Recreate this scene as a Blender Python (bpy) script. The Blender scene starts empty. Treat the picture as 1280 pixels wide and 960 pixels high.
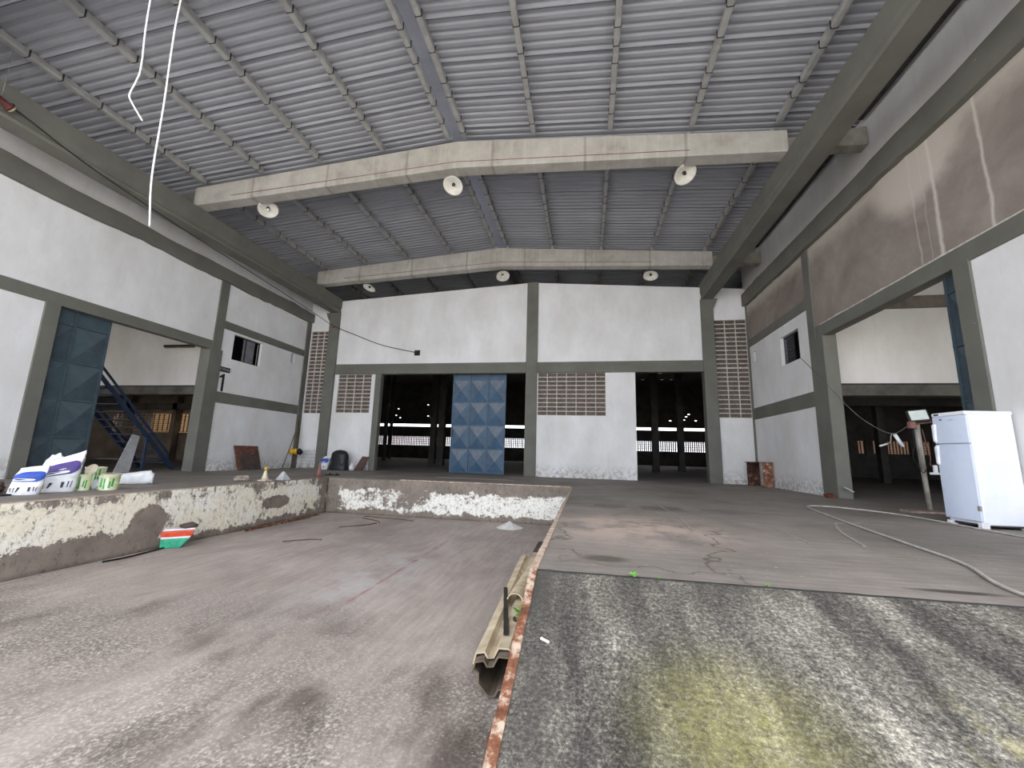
import bpy, math, random
from mathutils import Vector, Matrix, noise
random.seed(7)
PI = math.pi
sc = bpy.context.scene
COL = sc.collection

# ------------------------------------------------------------------ materials
def srgb(r, g, b):
    def f(c):
        c /= 255.0
        return c / 12.92 if c <= .04045 else ((c + .055) / 1.055) ** 2.4
    return (f(r), f(g), f(b), 1)

class NT:
    """small helper around a material node tree"""
    def __init__(s, name, rough=.8, metal=0, spec=.3):
        s.m = bpy.data.materials.new(name); s.m.use_nodes = True
        s.t = s.m.node_tree; s.b = s.t.nodes['Principled BSDF']
        s.b.inputs['Roughness'].default_value = rough
        s.b.inputs['Metallic'].default_value = metal
        s.b.inputs['Specular IOR Level'].default_value = spec
    def n(s, k, **kw):
        x = s.t.nodes.new(k)
        for a, v in kw.items(): setattr(x, a, v)
        return x
    def l(s, a, b): s.t.links.new(a, b)
    def pos(s, obj=False):
        if obj: return s.n('ShaderNodeTexCoord').outputs['Object']
        return s.n('ShaderNodeNewGeometry').outputs['Position']
    def mapping(s, src, scale=(1, 1, 1), loc=(0, 0, 0), rot=(0, 0, 0)):
        m = s.n('ShaderNodeMapping'); m.inputs['Scale'].default_value = scale
        m.inputs['Location'].default_value = loc; m.inputs['Rotation'].default_value = rot
        s.l(src, m.inputs['Vector']); return m.outputs[0]
    def noise(s, vec, scale, detail=5, rough=.6, dist=0):
        x = s.n('ShaderNodeTexNoise'); x.inputs['Scale'].default_value = scale
        x.inputs['Detail'].default_value = detail; x.inputs['Roughness'].default_value = rough
        x.inputs['Distortion'].default_value = dist
        s.l(vec, x.inputs['Vector']); return x.outputs['Fac']
    def ramp(s, fac, stops):
        r = s.n('ShaderNodeValToRGB'); e = r.color_ramp.elements
        while len(e) < len(stops): e.new(.5)
        for el, (p, c) in zip(e, stops):
            el.position = p; el.color = c if not isinstance(c, (int, float)) else (c, c, c, 1)
        s.l(fac, r.inputs[0]); return r.outputs[0]
    def mix(s, fac, a, b, mode='MIX'):
        x = s.n('ShaderNodeMix', data_type='RGBA', blend_type=mode)
        for sock, v in ((x.inputs[0], fac), (x.inputs[6], a), (x.inputs[7], b)):
            if hasattr(v, 'links'): s.l(v, sock)
            elif sock == x.inputs[0]: sock.default_value = v
            else: sock.default_value = v
        return x.outputs[2]
    def math(s, op, a, b=None, c=None, clamp=False):
        x = s.n('ShaderNodeMath', operation=op, use_clamp=clamp)
        for i, v in enumerate((a, b, c)):
            if v is None: continue
            if hasattr(v, 'links'): s.l(v, x.inputs[i])
            else: x.inputs[i].default_value = v
        return x.outputs[0]
    def xyz(s, vec):
        x = s.n('ShaderNodeSeparateXYZ'); s.l(vec, x.inputs[0]); return x.outputs
    def color(s, c):
        if hasattr(c, 'links'): s.l(c, s.b.inputs['Base Color'])
        else: s.b.inputs['Base Color'].default_value = c
    def bump(s, h, strength=.3, dist=.01):
        x = s.n('ShaderNodeBump'); x.inputs['Strength'].default_value = strength
        x.inputs['Distance'].default_value = dist
        s.l(h, x.inputs['Height']); s.l(x.outputs[0], s.b.inputs['Normal'])
    def blob(s, P, x0, y0, rx, ry, inner=.3, axes=(0, 1)):
        o = s.xyz(P)
        a = s.math('DIVIDE', s.math('SUBTRACT', o[axes[0]], x0), rx)
        b = s.math('DIVIDE', s.math('SUBTRACT', o[axes[1]], y0), ry)
        d = s.math('SQRT', s.math('ADD', s.math('MULTIPLY', a, a), s.math('MULTIPLY', b, b)))
        m = s.n('ShaderNodeMapRange'); m.interpolation_type = 'SMOOTHSTEP'
        s.l(d, m.inputs[0]); m.inputs[1].default_value = inner; m.inputs[2].default_value = 1
        m.inputs[3].default_value = 1; m.inputs[4].default_value = 0
        return m.outputs[0]

def simple(name, c1, c2=None, scale=6, rough=.7, metal=0, obj=True, bump=.15, spec=.3):
    m = NT(name, rough, metal, spec)
    p = m.pos(obj); f = m.noise(p, scale, 6)
    c2 = c2 or tuple(v * .75 for v in c1[:3]) + (1,)
    m.color(m.ramp(f, [(.35, c1), (.65, c2)]))
    if bump: m.bump(f, bump, .004)
    return m.m

def mat_white_wall(name, base=(234, 234, 236), dirt=(214, 212, 210), low=True):
    m = NT(name, .9, 0, .15); P = m.pos()
    a = m.noise(m.mapping(P, (.6, .6, .35)), 1.6, 6, .65)
    col = m.ramp(a, [(.3, srgb(*base)), (.7, srgb(*dirt))])
    st = m.noise(m.mapping(P, (5, 5, .35)), 1.5, 5, .6)
    col = m.mix(m.ramp(st, [(.55, 0.0), (.85, .22)]), col, srgb(190, 186, 182))
    if low:   # splash dirt and flaking near the ground
        z = m.xyz(P)[2]
        k = m.math('SUBTRACT', 1, m.math('DIVIDE', z, .55), clamp=True)
        n = m.noise(P, 9, 6, .7)
        f = m.math('MULTIPLY', k, m.ramp(n, [(.47, 0.0), (.56, .8)]))
        col = m.mix(f, col, srgb(150, 143, 136))
    m.color(col)
    m.bump(m.noise(P, 35, 6, .7), .35, .006)
    return m.m

def mat_green_paint():
    m = NT('grey_green_paint', .75, 0, .3); P = m.pos()
    a = m.noise(P, 1.3, 6)
    c = m.ramp(a, [(.3, srgb(115, 115, 107)), (.7, srgb(101, 100, 94))])
    w = m.noise(P, 7, 8, .75)
    c = m.mix(m.ramp(w, [(.66, 0.0), (.7, .6)]), c, srgb(168, 168, 158))
    m.color(c); m.bump(m.noise(P, 30, 5), .2, .004); return m.m

def mat_plaster():
    m = NT('stained_cement_plaster', .95, 0, .1); P = m.pos()
    a = m.noise(m.mapping(P, (.5, .5, .5)), 1.2, 8, .65, .4)
    c = m.ramp(a, [(.3, srgb(120, 110, 104)), (.5, srgb(140, 130, 123)), (.72, srgb(162, 152, 144))])
    # lighter efflorescence cloud and two runs below it
    o = m.xyz(P)
    wob = m.math('MULTIPLY', m.math('SUBTRACT', m.noise(P, 3, 5), .5), .35)
    y = m.math('ADD', o[1], wob)
    cl = m.n('ShaderNodeCombineXYZ'); m.l(y, cl.inputs[0]); m.l(m.math('ADD', o[2], wob), cl.inputs[1])
    blob = m.blob(cl.outputs[0], 8.2, 6.4, 1.25, .95, .55)
    c = m.mix(m.math('MULTIPLY', blob, .85), c, srgb(204, 195, 184))
    band = m.math('SUBTRACT', 1, m.math('ABSOLUTE', m.math('DIVIDE', m.math('SUBTRACT', m.math('ADD', o[2], wob), 6.6), .4)), clamp=True)
    c = m.mix(m.math('MULTIPLY', band, .75), c, srgb(196, 187, 176))
    for yy, w, s in ((7.75, .06, .85), (6.83, .045, .75), (8.21, .03, .4), (7.97, .02, .3)):
        wob2 = m.math('MULTIPLY', m.math('SUBTRACT', m.noise(P, 2, 3), .5), .12)
        d = m.math('ABSOLUTE', m.math('SUBTRACT', m.math('ADD', o[1], wob2), yy))
        k = m.math('SUBTRACT', 1, m.math('DIVIDE', d, w), clamp=True)
        c = m.mix(m.math('MULTIPLY', k, s), c, srgb(214, 206, 196))
    m.color(c); m.bump(m.noise(P, 25, 7), .3, .008); return m.m

def mat_roof():
    m = NT('corrugated_metal', .65, .0, .25); P = m.pos()
    a = m.noise(m.mapping(P, (.4, 1, 1)), 1.1, 5)
    c = m.ramp(a, [(.3, srgb(162, 164, 171)), (.7, srgb(146, 148, 156))])
    st = m.noise(m.mapping(P, (.3, 8, 1)), 2, 4)
    c = m.mix(m.ramp(st, [(.5, 0.0), (.75, .35)]), c, srgb(140, 139, 146))
    m.color(c); return m.m

def mat_concrete_beam():
    m = NT('cast_concrete', .85, 0, .2); P = m.pos()
    a = m.noise(m.mapping(P, (1, 1, 1)), 1.4, 8, .7)
    c = m.ramp(a, [(.3, srgb(184, 181, 175)), (.55, srgb(166, 162, 155)), (.75, srgb(138, 134, 127))])
    s = m.noise(m.mapping(P, (9, 1, .8)), 1, 4)
    c = m.mix(m.ramp(s, [(.52, 0.0), (.75, .4)]), c, srgb(204, 201, 194))
    w = m.n('ShaderNodeTexWave', wave_type='BANDS', bands_direction='X')
    w.inputs['Scale'].default_value = .135; w.inputs['Distortion'].default_value = .1
    m.l(P, w.inputs['Vector'])
    c = m.mix(m.ramp(w.outputs['Fac'], [(0.0, .45), (.0012, 0.0)]), c, srgb(110, 104, 96))
    m.color(c); m.bump(m.noise(P, 18, 7), .3, .006); return m.m

def mat_platform():
    m = NT('platform_concrete', .72, 0, .3); P = m.pos()
    a = m.noise(m.mapping(P, (.5, .5, 1)), 1.3, 9, .7, .3)
    c = m.ramp(a, [(.28, srgb(110, 104, 99)), (.5, srgb(137, 129, 123)), (.72, srgb(160, 151, 144))])
    br = m.noise(m.mapping(P, (1.2, 14, 1), rot=(0, 0, .12)), 1.2, 5, .6)
    c = m.mix(m.ramp(br, [(.4, 0.0), (.7, .5)]), c, srgb(96, 91, 87))
    k = m.math('MULTIPLY', m.blob(P, .6, 5.4, 1.7, 1.6, .2), m.ramp(m.noise(P, 1.6, 7, .7), [(.38, 0.0), (.55, .75)]))
    c = m.mix(k, c, srgb(190, 170, 158))
    k = m.math('MULTIPLY', m.blob(P, 1.0, 7.6, 2.6, .5, .2), m.ramp(m.noise(P, 1.9, 7, .7), [(.42, 0.0), (.5, .6)]))
    c = m.mix(k, c, srgb(84, 72, 62))
    k = m.math('MULTIPLY', m.blob(P, .15, 3.75, .28, .16, .4), .75)
    c = m.mix(k, c, srgb(70, 62, 54))
    k = m.math('MULTIPLY', m.blob(P, 2.5, 3.5, .42, .07, .3), .85)
    c = m.mix(k, c, srgb(45, 42, 38))
    sp = m.noise(P, 26, 3, .5)
    c = m.mix(m.ramp(sp, [(.68, 0.0), (.72, .6)]), c, srgb(190, 185, 178))
    v = m.n('ShaderNodeTexVoronoi', feature='DISTANCE_TO_EDGE'); v.inputs['Scale'].default_value = .45
    m.l(m.mapping(P, (1, 1, 1)), v.inputs['Vector'])
    wv = m.n('ShaderNodeVectorMath', operation='ADD'); m.l(P, wv.inputs[0])
    nz = m.n('ShaderNodeTexNoise'); nz.inputs['Scale'].default_value = 2.2; nz.inputs['Detail'].default_value = 6; m.l(P, nz.inputs['Vector'])
    m.l(nz.outputs['Color'], wv.inputs[1]); m.l(wv.outputs[0], v.inputs['Vector'])
    cr = m.ramp(v.outputs['Distance'], [(0.0, .8), (.012, 0.0)])
    c = m.mix(m.math('MULTIPLY', cr, m.blob(P, .8, 4.6, 1.9, 1.7, .5)), c, srgb(64, 56, 50))
    m.color(c); m.bump(m.noise(P, 40, 6), .25, .004); return m.m

def mat_pit_floor():
    m = NT('pit_concrete', .8, 0, .25); P = m.pos()
    a = m.noise(m.mapping(P, (.45, .3, 1), rot=(0, 0, .1)), 1.4, 9, .68, .4)
    c = m.ramp(a, [(.3, srgb(142, 132, 127)), (.5, srgb(170, 159, 153)), (.7, srgb(192, 181, 175))])
    br = m.noise(m.mapping(P, (12, 1.2, 1), rot=(0, 0, -.25)), 1.2, 5, .6)
    c = m.mix(m.ramp(br, [(.42, 0.0), (.72, .45)]), c, srgb(138, 127, 121))
    # rougher, grainy concrete near the yard
    o = m.xyz(P)
    near = m.math('DIVIDE', m.math('SUBTRACT', 5.8, o[1]), 2.5, clamp=True)
    g = m.noise(P, 38, 4, .75)
    gr = m.ramp(g, [(.38, srgb(84, 78, 74)), (.52, srgb(130, 123, 116)), (.66, srgb(212, 205, 196))])
    patch = m.ramp(m.noise(m.mapping(P, (.8, .5, 1)), 1.6, 6), [(.38, .85), (.62, .25)])
    c = m.mix(m.math('MULTIPLY', near, patch), c, gr)
    dk = m.math('MULTIPLY', near, m.ramp(m.noise(m.mapping(P, (1, .5, 1), loc=(4, 2, 0)), 1.5, 6), [(.5, 0.0), (.66, .7)]))
    c = m.mix(dk, c, srgb(70, 60, 54))
    pale = m.math('MULTIPLY', m.blob(P, -3.2, 6.3, 1.1, 2.6, .1), m.ramp(m.noise(P, 2.2, 7), [(.42, 0.0), (.6, .6)]))
    c = m.mix(pale, c, srgb(190, 190, 190))
    d = m.math('ABSOLUTE', m.math('SUBTRACT', o[0], -2.92))
    ln = m.math('SUBTRACT', 1, m.math('DIVIDE', d, .05), clamp=True)
    ln = m.math('MULTIPLY', m.math('MULTIPLY', ln, m.blob(P, -2.92, 6.7, 3, 2.6, .6)), m.ramp(m.noise(P, 5, 6), [(.35, 0.0), (.6, .75)]))
    c = m.mix(ln, c, srgb(150, 92, 88))
    sp = m.noise(P, 30, 2, .5)
    c = m.mix(m.ramp(sp, [(.72, 0.0), (.75, .7)]), c, srgb(205, 198, 190))
    m.color(c); m.bump(m.noise(P, 45, 6, .7), .4, .006); return m.m

def mat_ramp():
    m = NT('weathered_ramp_concrete', .9, 0, .15); P = m.pos()
    g = m.noise(P, 48, 5, .85)
    big = m.noise(m.mapping(P, (2.2, .45, 1), rot=(0, 0, .18)), 1.3, 7, .65, .3)
    v = m.math('ADD', m.math('MULTIPLY', m.math('SUBTRACT', g, .5), 1.5), big)
    br = m.noise(m.mapping(P, (1.5, 30, 30)), 2, 3)
    v = m.math('ADD', v, m.math('MULTIPLY', m.math('SUBTRACT', br, .5), .22))
    c = m.ramp(v, [(.26, srgb(52, 50, 48)), (.45, srgb(90, 87, 83)), (.62, srgb(136, 131, 122)), (.82, srgb(206, 200, 188))])
    k = m.math('MULTIPLY', m.blob(P, .66, 2.15, .75, .75, .05), m.ramp(m.noise(m.mapping(P, (1.4, .8, 1), loc=(3, 1, 0)), 2.4, 8, .75), [(.34, 0.1), (.66, .75)]))
    c = m.mix(k, c, srgb(206, 202, 128), 'MULTIPLY')
    k = m.math('MULTIPLY', m.blob(P, .66, 2.15, .62, .62, .05), m.ramp(m.noise(P, 20, 9, .85), [(.4, 0.1), (.68, .65)]))
    c = m.mix(k, c, srgb(172, 168, 104))
    k = m.math('MULTIPLY', m.blob(P, 1.75, 2.1, .45, .5, .1), m.ramp(m.noise(P, 5, 6), [(.46, 0.0), (.6, .6)]))
    c = m.mix(k, c, srgb(186, 178, 110))
    # dark streak beside the steel angle and at the joint
    o = m.xyz(P)
    e = m.math('MULTIPLY', m.math('SUBTRACT', 1, m.math('DIVIDE', m.math('ADD', o[0], .38), .5), clamp=True), m.ramp(m.noise(m.mapping(P, (2, 1, 1)), 1.8, 5), [(.35, .2), (.6, .8)]))
    c = m.mix(e, c, srgb(74, 72, 69))
    e = m.math('MULTIPLY', m.math('DIVIDE', m.math('SUBTRACT', o[1], 2.3), 1.0, clamp=True), m.ramp(m.noise(P, 1.5, 6), [(.4, .65), (.62, .1)]))
    c = m.mix(e, c, srgb(74, 71, 67))
    m.color(c); m.bump(g, .8, .012); return m.m

def mat_pit_wall(yel):
    m = NT('peeling_pit_wall_' + yel, .9, 0, .15); P = m.pos()
    a = m.noise(P, 2.2, 8, .7)
    base = m.ramp(a, [(.3, srgb(112, 104, 97)), (.6, srgb(142, 131, 122)), (.8, srgb(164, 152, 140))])
    o = m.xyz(P)
    def k(mask, a): return m.math('MULTIPLY', mask, a)
    def below(zlim, w):   # 1 where the wall is lower than zlim
        return m.math('DIVIDE', m.math('SUBTRACT', zlim, m.math('ADD', o[2], m.math('MULTIPLY', m.math('SUBTRACT', m.noise(P, 2.6, 9, .78), .5), .75))), w, clamp=True)
    if yel == 'left':
        n1 = m.noise(m.mapping(P, (1, 1.3, .8)), 1.9, 12, .78, .15)
        zb = m.math('ADD', -.86, k(m.blob(P, 5.3, -.6, 1.5, 3, .35, (1, 2)), .27))
        subs = [(below(zb, .06), .3), (m.blob(P, 6.35, -.6, .42, .48, .5, (1, 2)), .3), (m.blob(P, 9.5, -.5, .55, .2, .5, (1, 2)), .3),
                (m.blob(P, 11.8, -.5, 1.6, 1.4, .3, (1, 2)), .12), (m.math('SUBTRACT', 1, below(-.12, .05), clamp=True), .09)]
        bias = .095
    else:
        n1 = m.noise(m.mapping(P, (1.1, 1, 1.3)), 2.6, 12, .8, .1)
        subs = [(m.math('SUBTRACT', 1, below(-.27, .06), clamp=True), .25), (below(-.84, .08), .25), (m.blob(P, -4.95, -.4, .75, .6, .3, (0, 2)), .14),
                (m.blob(P, -7.7, -.5, .6, 1.2, .4, (0, 2)), .2), (m.blob(P, -6.2, -.5, 1.4, 1.2, .3, (0, 2)), .05)]
        bias = .065
    v = m.math('ADD', n1, bias)
    for mask, a_ in subs: v = m.math('SUBTRACT', v, k(mask, a_))
    white = m.ramp(v, [(.47, 0.0), (.51, 1.0)])
    w1 = m.ramp(m.noise(P, 16, 8, .8), [(.34, srgb(150, 144, 134)), (.43, srgb(230, 227, 218)), (.6, srgb(250, 249, 245))])
    if yel == 'left':
        w1 = m.mix(m.ramp(m.noise(P, 1.1, 5), [(.4, 0.1), (.6, .55)]), w1, srgb(232, 220, 190))
    c = m.mix(white, base, w1)
    hole = m.ramp(m.noise(m.mapping(P, (1, 1, .55)), 12, 7, .8), [(.55, 0.0), (.61, .75)])
    c = m.mix(hole, c, srgb(98, 90, 80))
    m.color(c); m.bump(m.math('ADD', white, m.noise(P, 20, 7)), .5, .012); return m.m

def mat_rust(name, dark=(92, 54, 38), mid=(150, 92, 60), pale=(205, 190, 172), t=.56):
    m = NT(name, .9, 0, .2); P = m.pos(True)
    a = m.noise(P, 7, 8, .75)
    m.color(m.ramp(a, [(.34, srgb(*dark)), (t - .06, srgb(*mid)), (t + .03, srgb(*pale))]))
    m.bump(a, .5, .006); return m.m

def mat_blue(name, base=(58, 92, 126), dust=(132, 138, 146), amt=.5):
    m = NT(name, .6, .1, .4); P = m.pos(True)
    a = m.noise(P, 2.5, 8, .7)
    c = m.ramp(a, [(.4, srgb(*base)), (.7, tuple(.6 * x for x in srgb(*base)[:3]) + (1,))])
    # dust lies on faces turned a little upwards
    g = m.n('ShaderNodeNewGeometry'); z = m.xyz(g.outputs['Normal'])[2]
    f = m.math('ADD', m.math('MULTIPLY', z, 6), .28, clamp=True)
    f = m.math('MULTIPLY', f, m.ramp(m.noise(P, 4, 6), [(.3, amt), (.6, amt * .6)]))
    c = m.mix(f, c, srgb(*dust))
    s = m.ramp(m.noise(P, 11, 7, .8), [(.63, 0.0), (.66, .6)])
    c = m.mix(s, c, srgb(150, 142, 132))
    m.color(c); return m.m

WHITE = mat_white_wall('white_limewash')
WHITEHI = mat_white_wall('white_limewash_inner', (234, 232, 230), (216, 212, 208), False)
GREEN = mat_green_paint()
PLASTER = mat_plaster()
ROOF = mat_roof()
BEAM = mat_concrete_beam()
PLAT = mat_platform()
PITF = mat_pit_floor()
RAMP = mat_ramp()
PWL = mat_pit_wall('left'); PWB = mat_pit_wall('back')
PURL = simple('purlin_grey', srgb(172, 172, 170), srgb(146, 146, 146), 3)
EDGE = mat_rust('rusty_steel_angle', (74, 48, 38), (122, 80, 60), (182, 164, 148), .56)
EDGEP = simple('pale_kerb_edge', srgb(200, 186, 170), srgb(158, 130, 112), 9, .9)
BLUE = mat_blue('blue_door_paint', (58, 90, 118), (142, 144, 148), .75)
BLUED = mat_blue('dull_blue_door_paint', (68, 84, 94), (98, 110, 116), .45)
BLUES = mat_blue('blue_stair_paint', (40, 58, 88), (84, 92, 108), .2)
BRICK = simple('terracotta_louvre', srgb(130, 120, 112), srgb(104, 95, 88), 8, .9)
LATT = simple('lattice_white', srgb(216, 210, 204), srgb(182, 174, 166), 9, .9)
TAND = simple('brown_lattice', srgb(96, 78, 60), srgb(74, 60, 46), 5, .9)
YARDW = simple('tan_lightwell_wall', srgb(206, 172, 128), srgb(186, 152, 112), 2, .9, obj=False)
YARDP = simple('pinkish_lightwell_wall', srgb(190, 160, 140), srgb(166, 138, 120), 2, .9, obj=False)
DKGREY = simple('dark_grey_concrete', srgb(104, 102, 95), srgb(74, 72, 67), 2, .9)  # plain dark grey for the beams below the inner annex walls
TAN = simple('tan_lattice', srgb(190, 160, 120), srgb(150, 122, 88), 5, .9)
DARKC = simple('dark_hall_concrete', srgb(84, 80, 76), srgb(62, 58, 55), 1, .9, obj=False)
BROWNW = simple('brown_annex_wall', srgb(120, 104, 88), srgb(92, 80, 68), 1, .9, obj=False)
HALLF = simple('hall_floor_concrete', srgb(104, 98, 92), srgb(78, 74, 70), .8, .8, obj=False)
YARD = simple('yard_concrete', srgb(206, 202, 194), srgb(190, 186, 180), .6, .9, obj=False)
BLACK = simple('black_rubber', srgb(30, 30, 32), srgb(20, 20, 22), 8, .6)
DKMETAL = simple('dark_metal', srgb(58, 56, 56), srgb(40, 38, 38), 8, .6)
RUSTY = mat_rust('rusty_sheet', (64, 42, 34), (112, 80, 66), (168, 140, 122), .6)
BROWN = simple('brown_plywood', srgb(100, 76, 68), srgb(76, 56, 50), 4, .8)
GREYB = simple('grey_board', srgb(196, 196, 198), srgb(172, 172, 174), 4, .8)
DKBOARD = simple('dark_brown_board', srgb(92, 80, 76), srgb(72, 60, 56), 5, .8)
ENAMEL = simple('white_enamel', srgb(232, 230, 222), srgb(212, 208, 198), 6, .4)
ROPE = simple('white_rope', srgb(236, 236, 236), srgb(210, 210, 212), 30, .9)
FRID = simple('fridge_white', srgb(238, 241, 246), srgb(230, 234, 242), 3, .35, bump=0)
FRIDD = simple('fridge_door_white', srgb(212, 221, 240), srgb(204, 214, 236), 3, .4, bump=0)
PLAST = simple('white_plastic', srgb(236, 238, 240), srgb(214, 216, 222), 8, .45)
GALV = simple('galvanised_pipe', srgb(176, 172, 164), srgb(138, 132, 124), 7, .5, .3)
SHEET = simple('cement_fibre_sheet', srgb(208, 194, 168), srgb(170, 154, 130), 5, .9)
SHEETD = simple('weathered_fibre_sheet', srgb(120, 108, 96), srgb(88, 78, 68), 7, .9)
GREENL = simple('leaf_green', srgb(112, 168, 76), srgb(88, 140, 56), 20, .6)
POWDER = simple('white_powder', srgb(232, 230, 228), srgb(206, 202, 200), 14, 1)
RED = simple('faded_red_plastic', srgb(146, 100, 92), srgb(116, 86, 80), 8, .7)
YELLOW = simple('yellow_plastic', srgb(222, 176, 48), srgb(190, 146, 40), 8, .6)
CREAM = simple('cream_plastic', srgb(224, 216, 196), srgb(196, 186, 160), 8, .6)
BLUEP = simple('blue_print', srgb(52, 92, 184), srgb(66, 80, 160), 9, .5, bump=0)
PURP = simple('violet_print', srgb(70, 62, 130), srgb(92, 70, 130), 9, .5, bump=0)
INK = simple('dark_ink', srgb(52, 52, 66), srgb(70, 68, 80), 9, .5, bump=0)
OCHRE = simple('ochre_print', srgb(206, 178, 140), srgb(222, 200, 170), 9, .5, bump=0)
GRNP = simple('green_print', srgb(52, 140, 74), srgb(96, 178, 112), 9, .5, bump=0)
LIME = simple('lime_print', srgb(214, 226, 158), srgb(236, 238, 214), 9, .5, bump=0)
ORANGE = simple('orange_print', srgb(226, 92, 60), srgb(200, 70, 48), 9, .5, bump=0)
TEAL = simple('teal_print', srgb(64, 176, 140), srgb(48, 140, 110), 9, .5, bump=0)
SIGNK = simple('sign_black', srgb(38, 38, 38), srgb(48, 47, 46), 9, .8, bump=0)
SIGNG = simple('sign_grey_letters', srgb(164, 164, 164), srgb(140, 140, 140), 9, .8, bump=0)
LENS = simple('lamp_glass', srgb(214, 222, 216), srgb(200, 208, 204), 9, .15, bump=0)
HOSE = simple('grey_hose', srgb(196, 192, 186), srgb(170, 166, 160), 12, .6)
STONE = simple('rubble_stone', srgb(168, 158, 146), srgb(120, 110, 100), 12, .95)
TIMB = simple('pole_timber', srgb(110, 94, 80), srgb(84, 70, 58), 12, .9)
GLASS = simple('dark_window_glass', srgb(50, 52, 60), srgb(34, 34, 44), 3, .15, bump=0, spec=.6)

# ------------------------------------------------------------------ geometry
OFF = {}
class MB:
    def __init__(s): s.v = []; s.f = []; s.smooth = False
    def add(s, vs, fs):
        k = len(s.v); s.v += [tuple(p) for p in vs]; s.f += [tuple(i + k for i in f) for f in fs]; return s
    def box(s, x0, x1, y0, y1, z0, z1):
        return s.add([(x0, y0, z0), (x1, y0, z0), (x1, y1, z0), (x0, y1, z0), (x0, y0, z1), (x1, y0, z1), (x1, y1, z1), (x0, y1, z1)],
                     [(0, 3, 2, 1), (4, 5, 6, 7), (0, 1, 5, 4), (1, 2, 6, 5), (2, 3, 7, 6), (3, 0, 4, 7)])
    def bbox(s, x0, x1, y0, y1, z0, z1, b=.01):
        """box with chamfered edges"""
        X = (x0, x1); Y = (y0, y1); Z = (z0, z1); vs = []; idx = {}
        for i in (0, 1):
            for j in (0, 1):
                for k in (0, 1):
                    sx, sy, sz = (1 - 2 * i) * b, (1 - 2 * j) * b, (1 - 2 * k) * b
                    for a, p in enumerate(((X[i], Y[j] + sy, Z[k] + sz), (X[i] + sx, Y[j], Z[k] + sz), (X[i] + sx, Y[j] + sy, Z[k]))):
                        idx[i, j, k, a] = len(vs); vs.append(p)
        F = []
        for i in (0, 1): F.append([idx[i, j, k, 0] for j, k in ((0, 0), (1, 0), (1, 1), (0, 1))])
        for j in (0, 1): F.append([idx[i, j, k, 1] for i, k in ((0, 0), (1, 0), (1, 1), (0, 1))])
        for k in (0, 1): F.append([idx[i, j, k, 2] for i, j in ((0, 0), (1, 0), (1, 1), (0, 1))])
        for i in (0, 1):
            for j in (0, 1): F.append([idx[i, j, 0, 0], idx[i, j, 1, 0], idx[i, j, 1, 1], idx[i, j, 0, 1]])
        for i in (0, 1):
            for k in (0, 1): F.append([idx[i, 0, k, 0], idx[i, 1, k, 0], idx[i, 1, k, 2], idx[i, 0, k, 2]])
        for j in (0, 1):
            for k in (0, 1): F.append([idx[0, j, k, 1], idx[1, j, k, 1], idx[1, j, k, 2], idx[0, j, k, 2]])
        for i in (0, 1):
            for j in (0, 1):
                for k in (0, 1): F.append([idx[i, j, k, 0], idx[i, j, k, 1], idx[i, j, k, 2]])
        return s.add(vs, F)
    def prism(s, pts, a0, a1, axis='y'):
        """polygon pts (2D) extruded along axis"""
        n = len(pts)
        def P(p, a):
            if axis == 'y': return (p[0], a, p[1])
            if axis == 'x': return (a, p[0], p[1])
            return (p[0], p[1], a)
        vs = [P(p, a0) for p in pts] + [P(p, a1) for p in pts]
        fs = [tuple(range(n)), tuple(range(2 * n - 1, n - 1, -1))]
        fs += [(i, i + n, (i + 1) % n + n, (i + 1) % n) for i in range(n)]
        return s.add(vs, fs)
    def tube(s, path, r, n=8, cap=True):
        path = [Vector(p) for p in path]; m = len(path)
        rs = r if isinstance(r, (list, tuple)) else [r] * m
        up = Vector((0, 0, 1)); vs = []
        t0 = (path[1] - path[0]).normalized()
        a = t0.orthogonal().normalized()
        for i in range(m):
            t = (path[min(i + 1, m - 1)] - path[max(i - 1, 0)]).normalized()
            a = (a - t * a.dot(t))
            a = a.normalized() if a.length > 1e-6 else t.orthogonal().normalized()
            b = t.cross(a)
            for k in range(n):
                an = 2 * PI * k / n
                vs.append(path[i] + (a * math.cos(an) + b * math.sin(an)) * rs[i])
        fs = [(i * n + k, i * n + (k + 1) % n, (i + 1) * n + (k + 1) % n, (i + 1) * n + k) for i in range(m - 1) for k in range(n)]
        if cap: fs += [tuple(range(n - 1, -1, -1)), tuple(range((m - 1) * n, m * n))]
        s.smooth = True
        return s.add(vs, fs)
    def lathe(s, prof, c=(0, 0, 0), n=24, sq=None, cap=True):
        vs = []
        for r, z in prof:
            for k in range(n):
                an = 2 * PI * k / n; ca, sa = math.cos(an), math.sin(an)
                if sq:
                    ca = math.copysign(abs(ca) ** sq, ca); sa = math.copysign(abs(sa) ** sq, sa)
                vs.append((c[0] + r * ca, c[1] + r * sa, c[2] + z))
        m = len(prof)
        fs = [(i * n + k, i * n + (k + 1) % n, (i + 1) * n + (k + 1) % n, (i + 1) * n + k) for i in range(m - 1) for k in range(n)]
        if cap: fs += [tuple(range(n - 1, -1, -1)), tuple(range((m - 1) * n, m * n))]
        s.smooth = True
        return s.add(vs, fs)
    def xf(s, M):
        s.v = [tuple(M @ Vector(p)) for p in s.v]; return s
    def jitter(s, amt, sc_=3):
        s.v = [tuple(Vector(p) + noise.noise_vector(Vector(p) * sc_) * amt) for p in s.v]; return s
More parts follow.
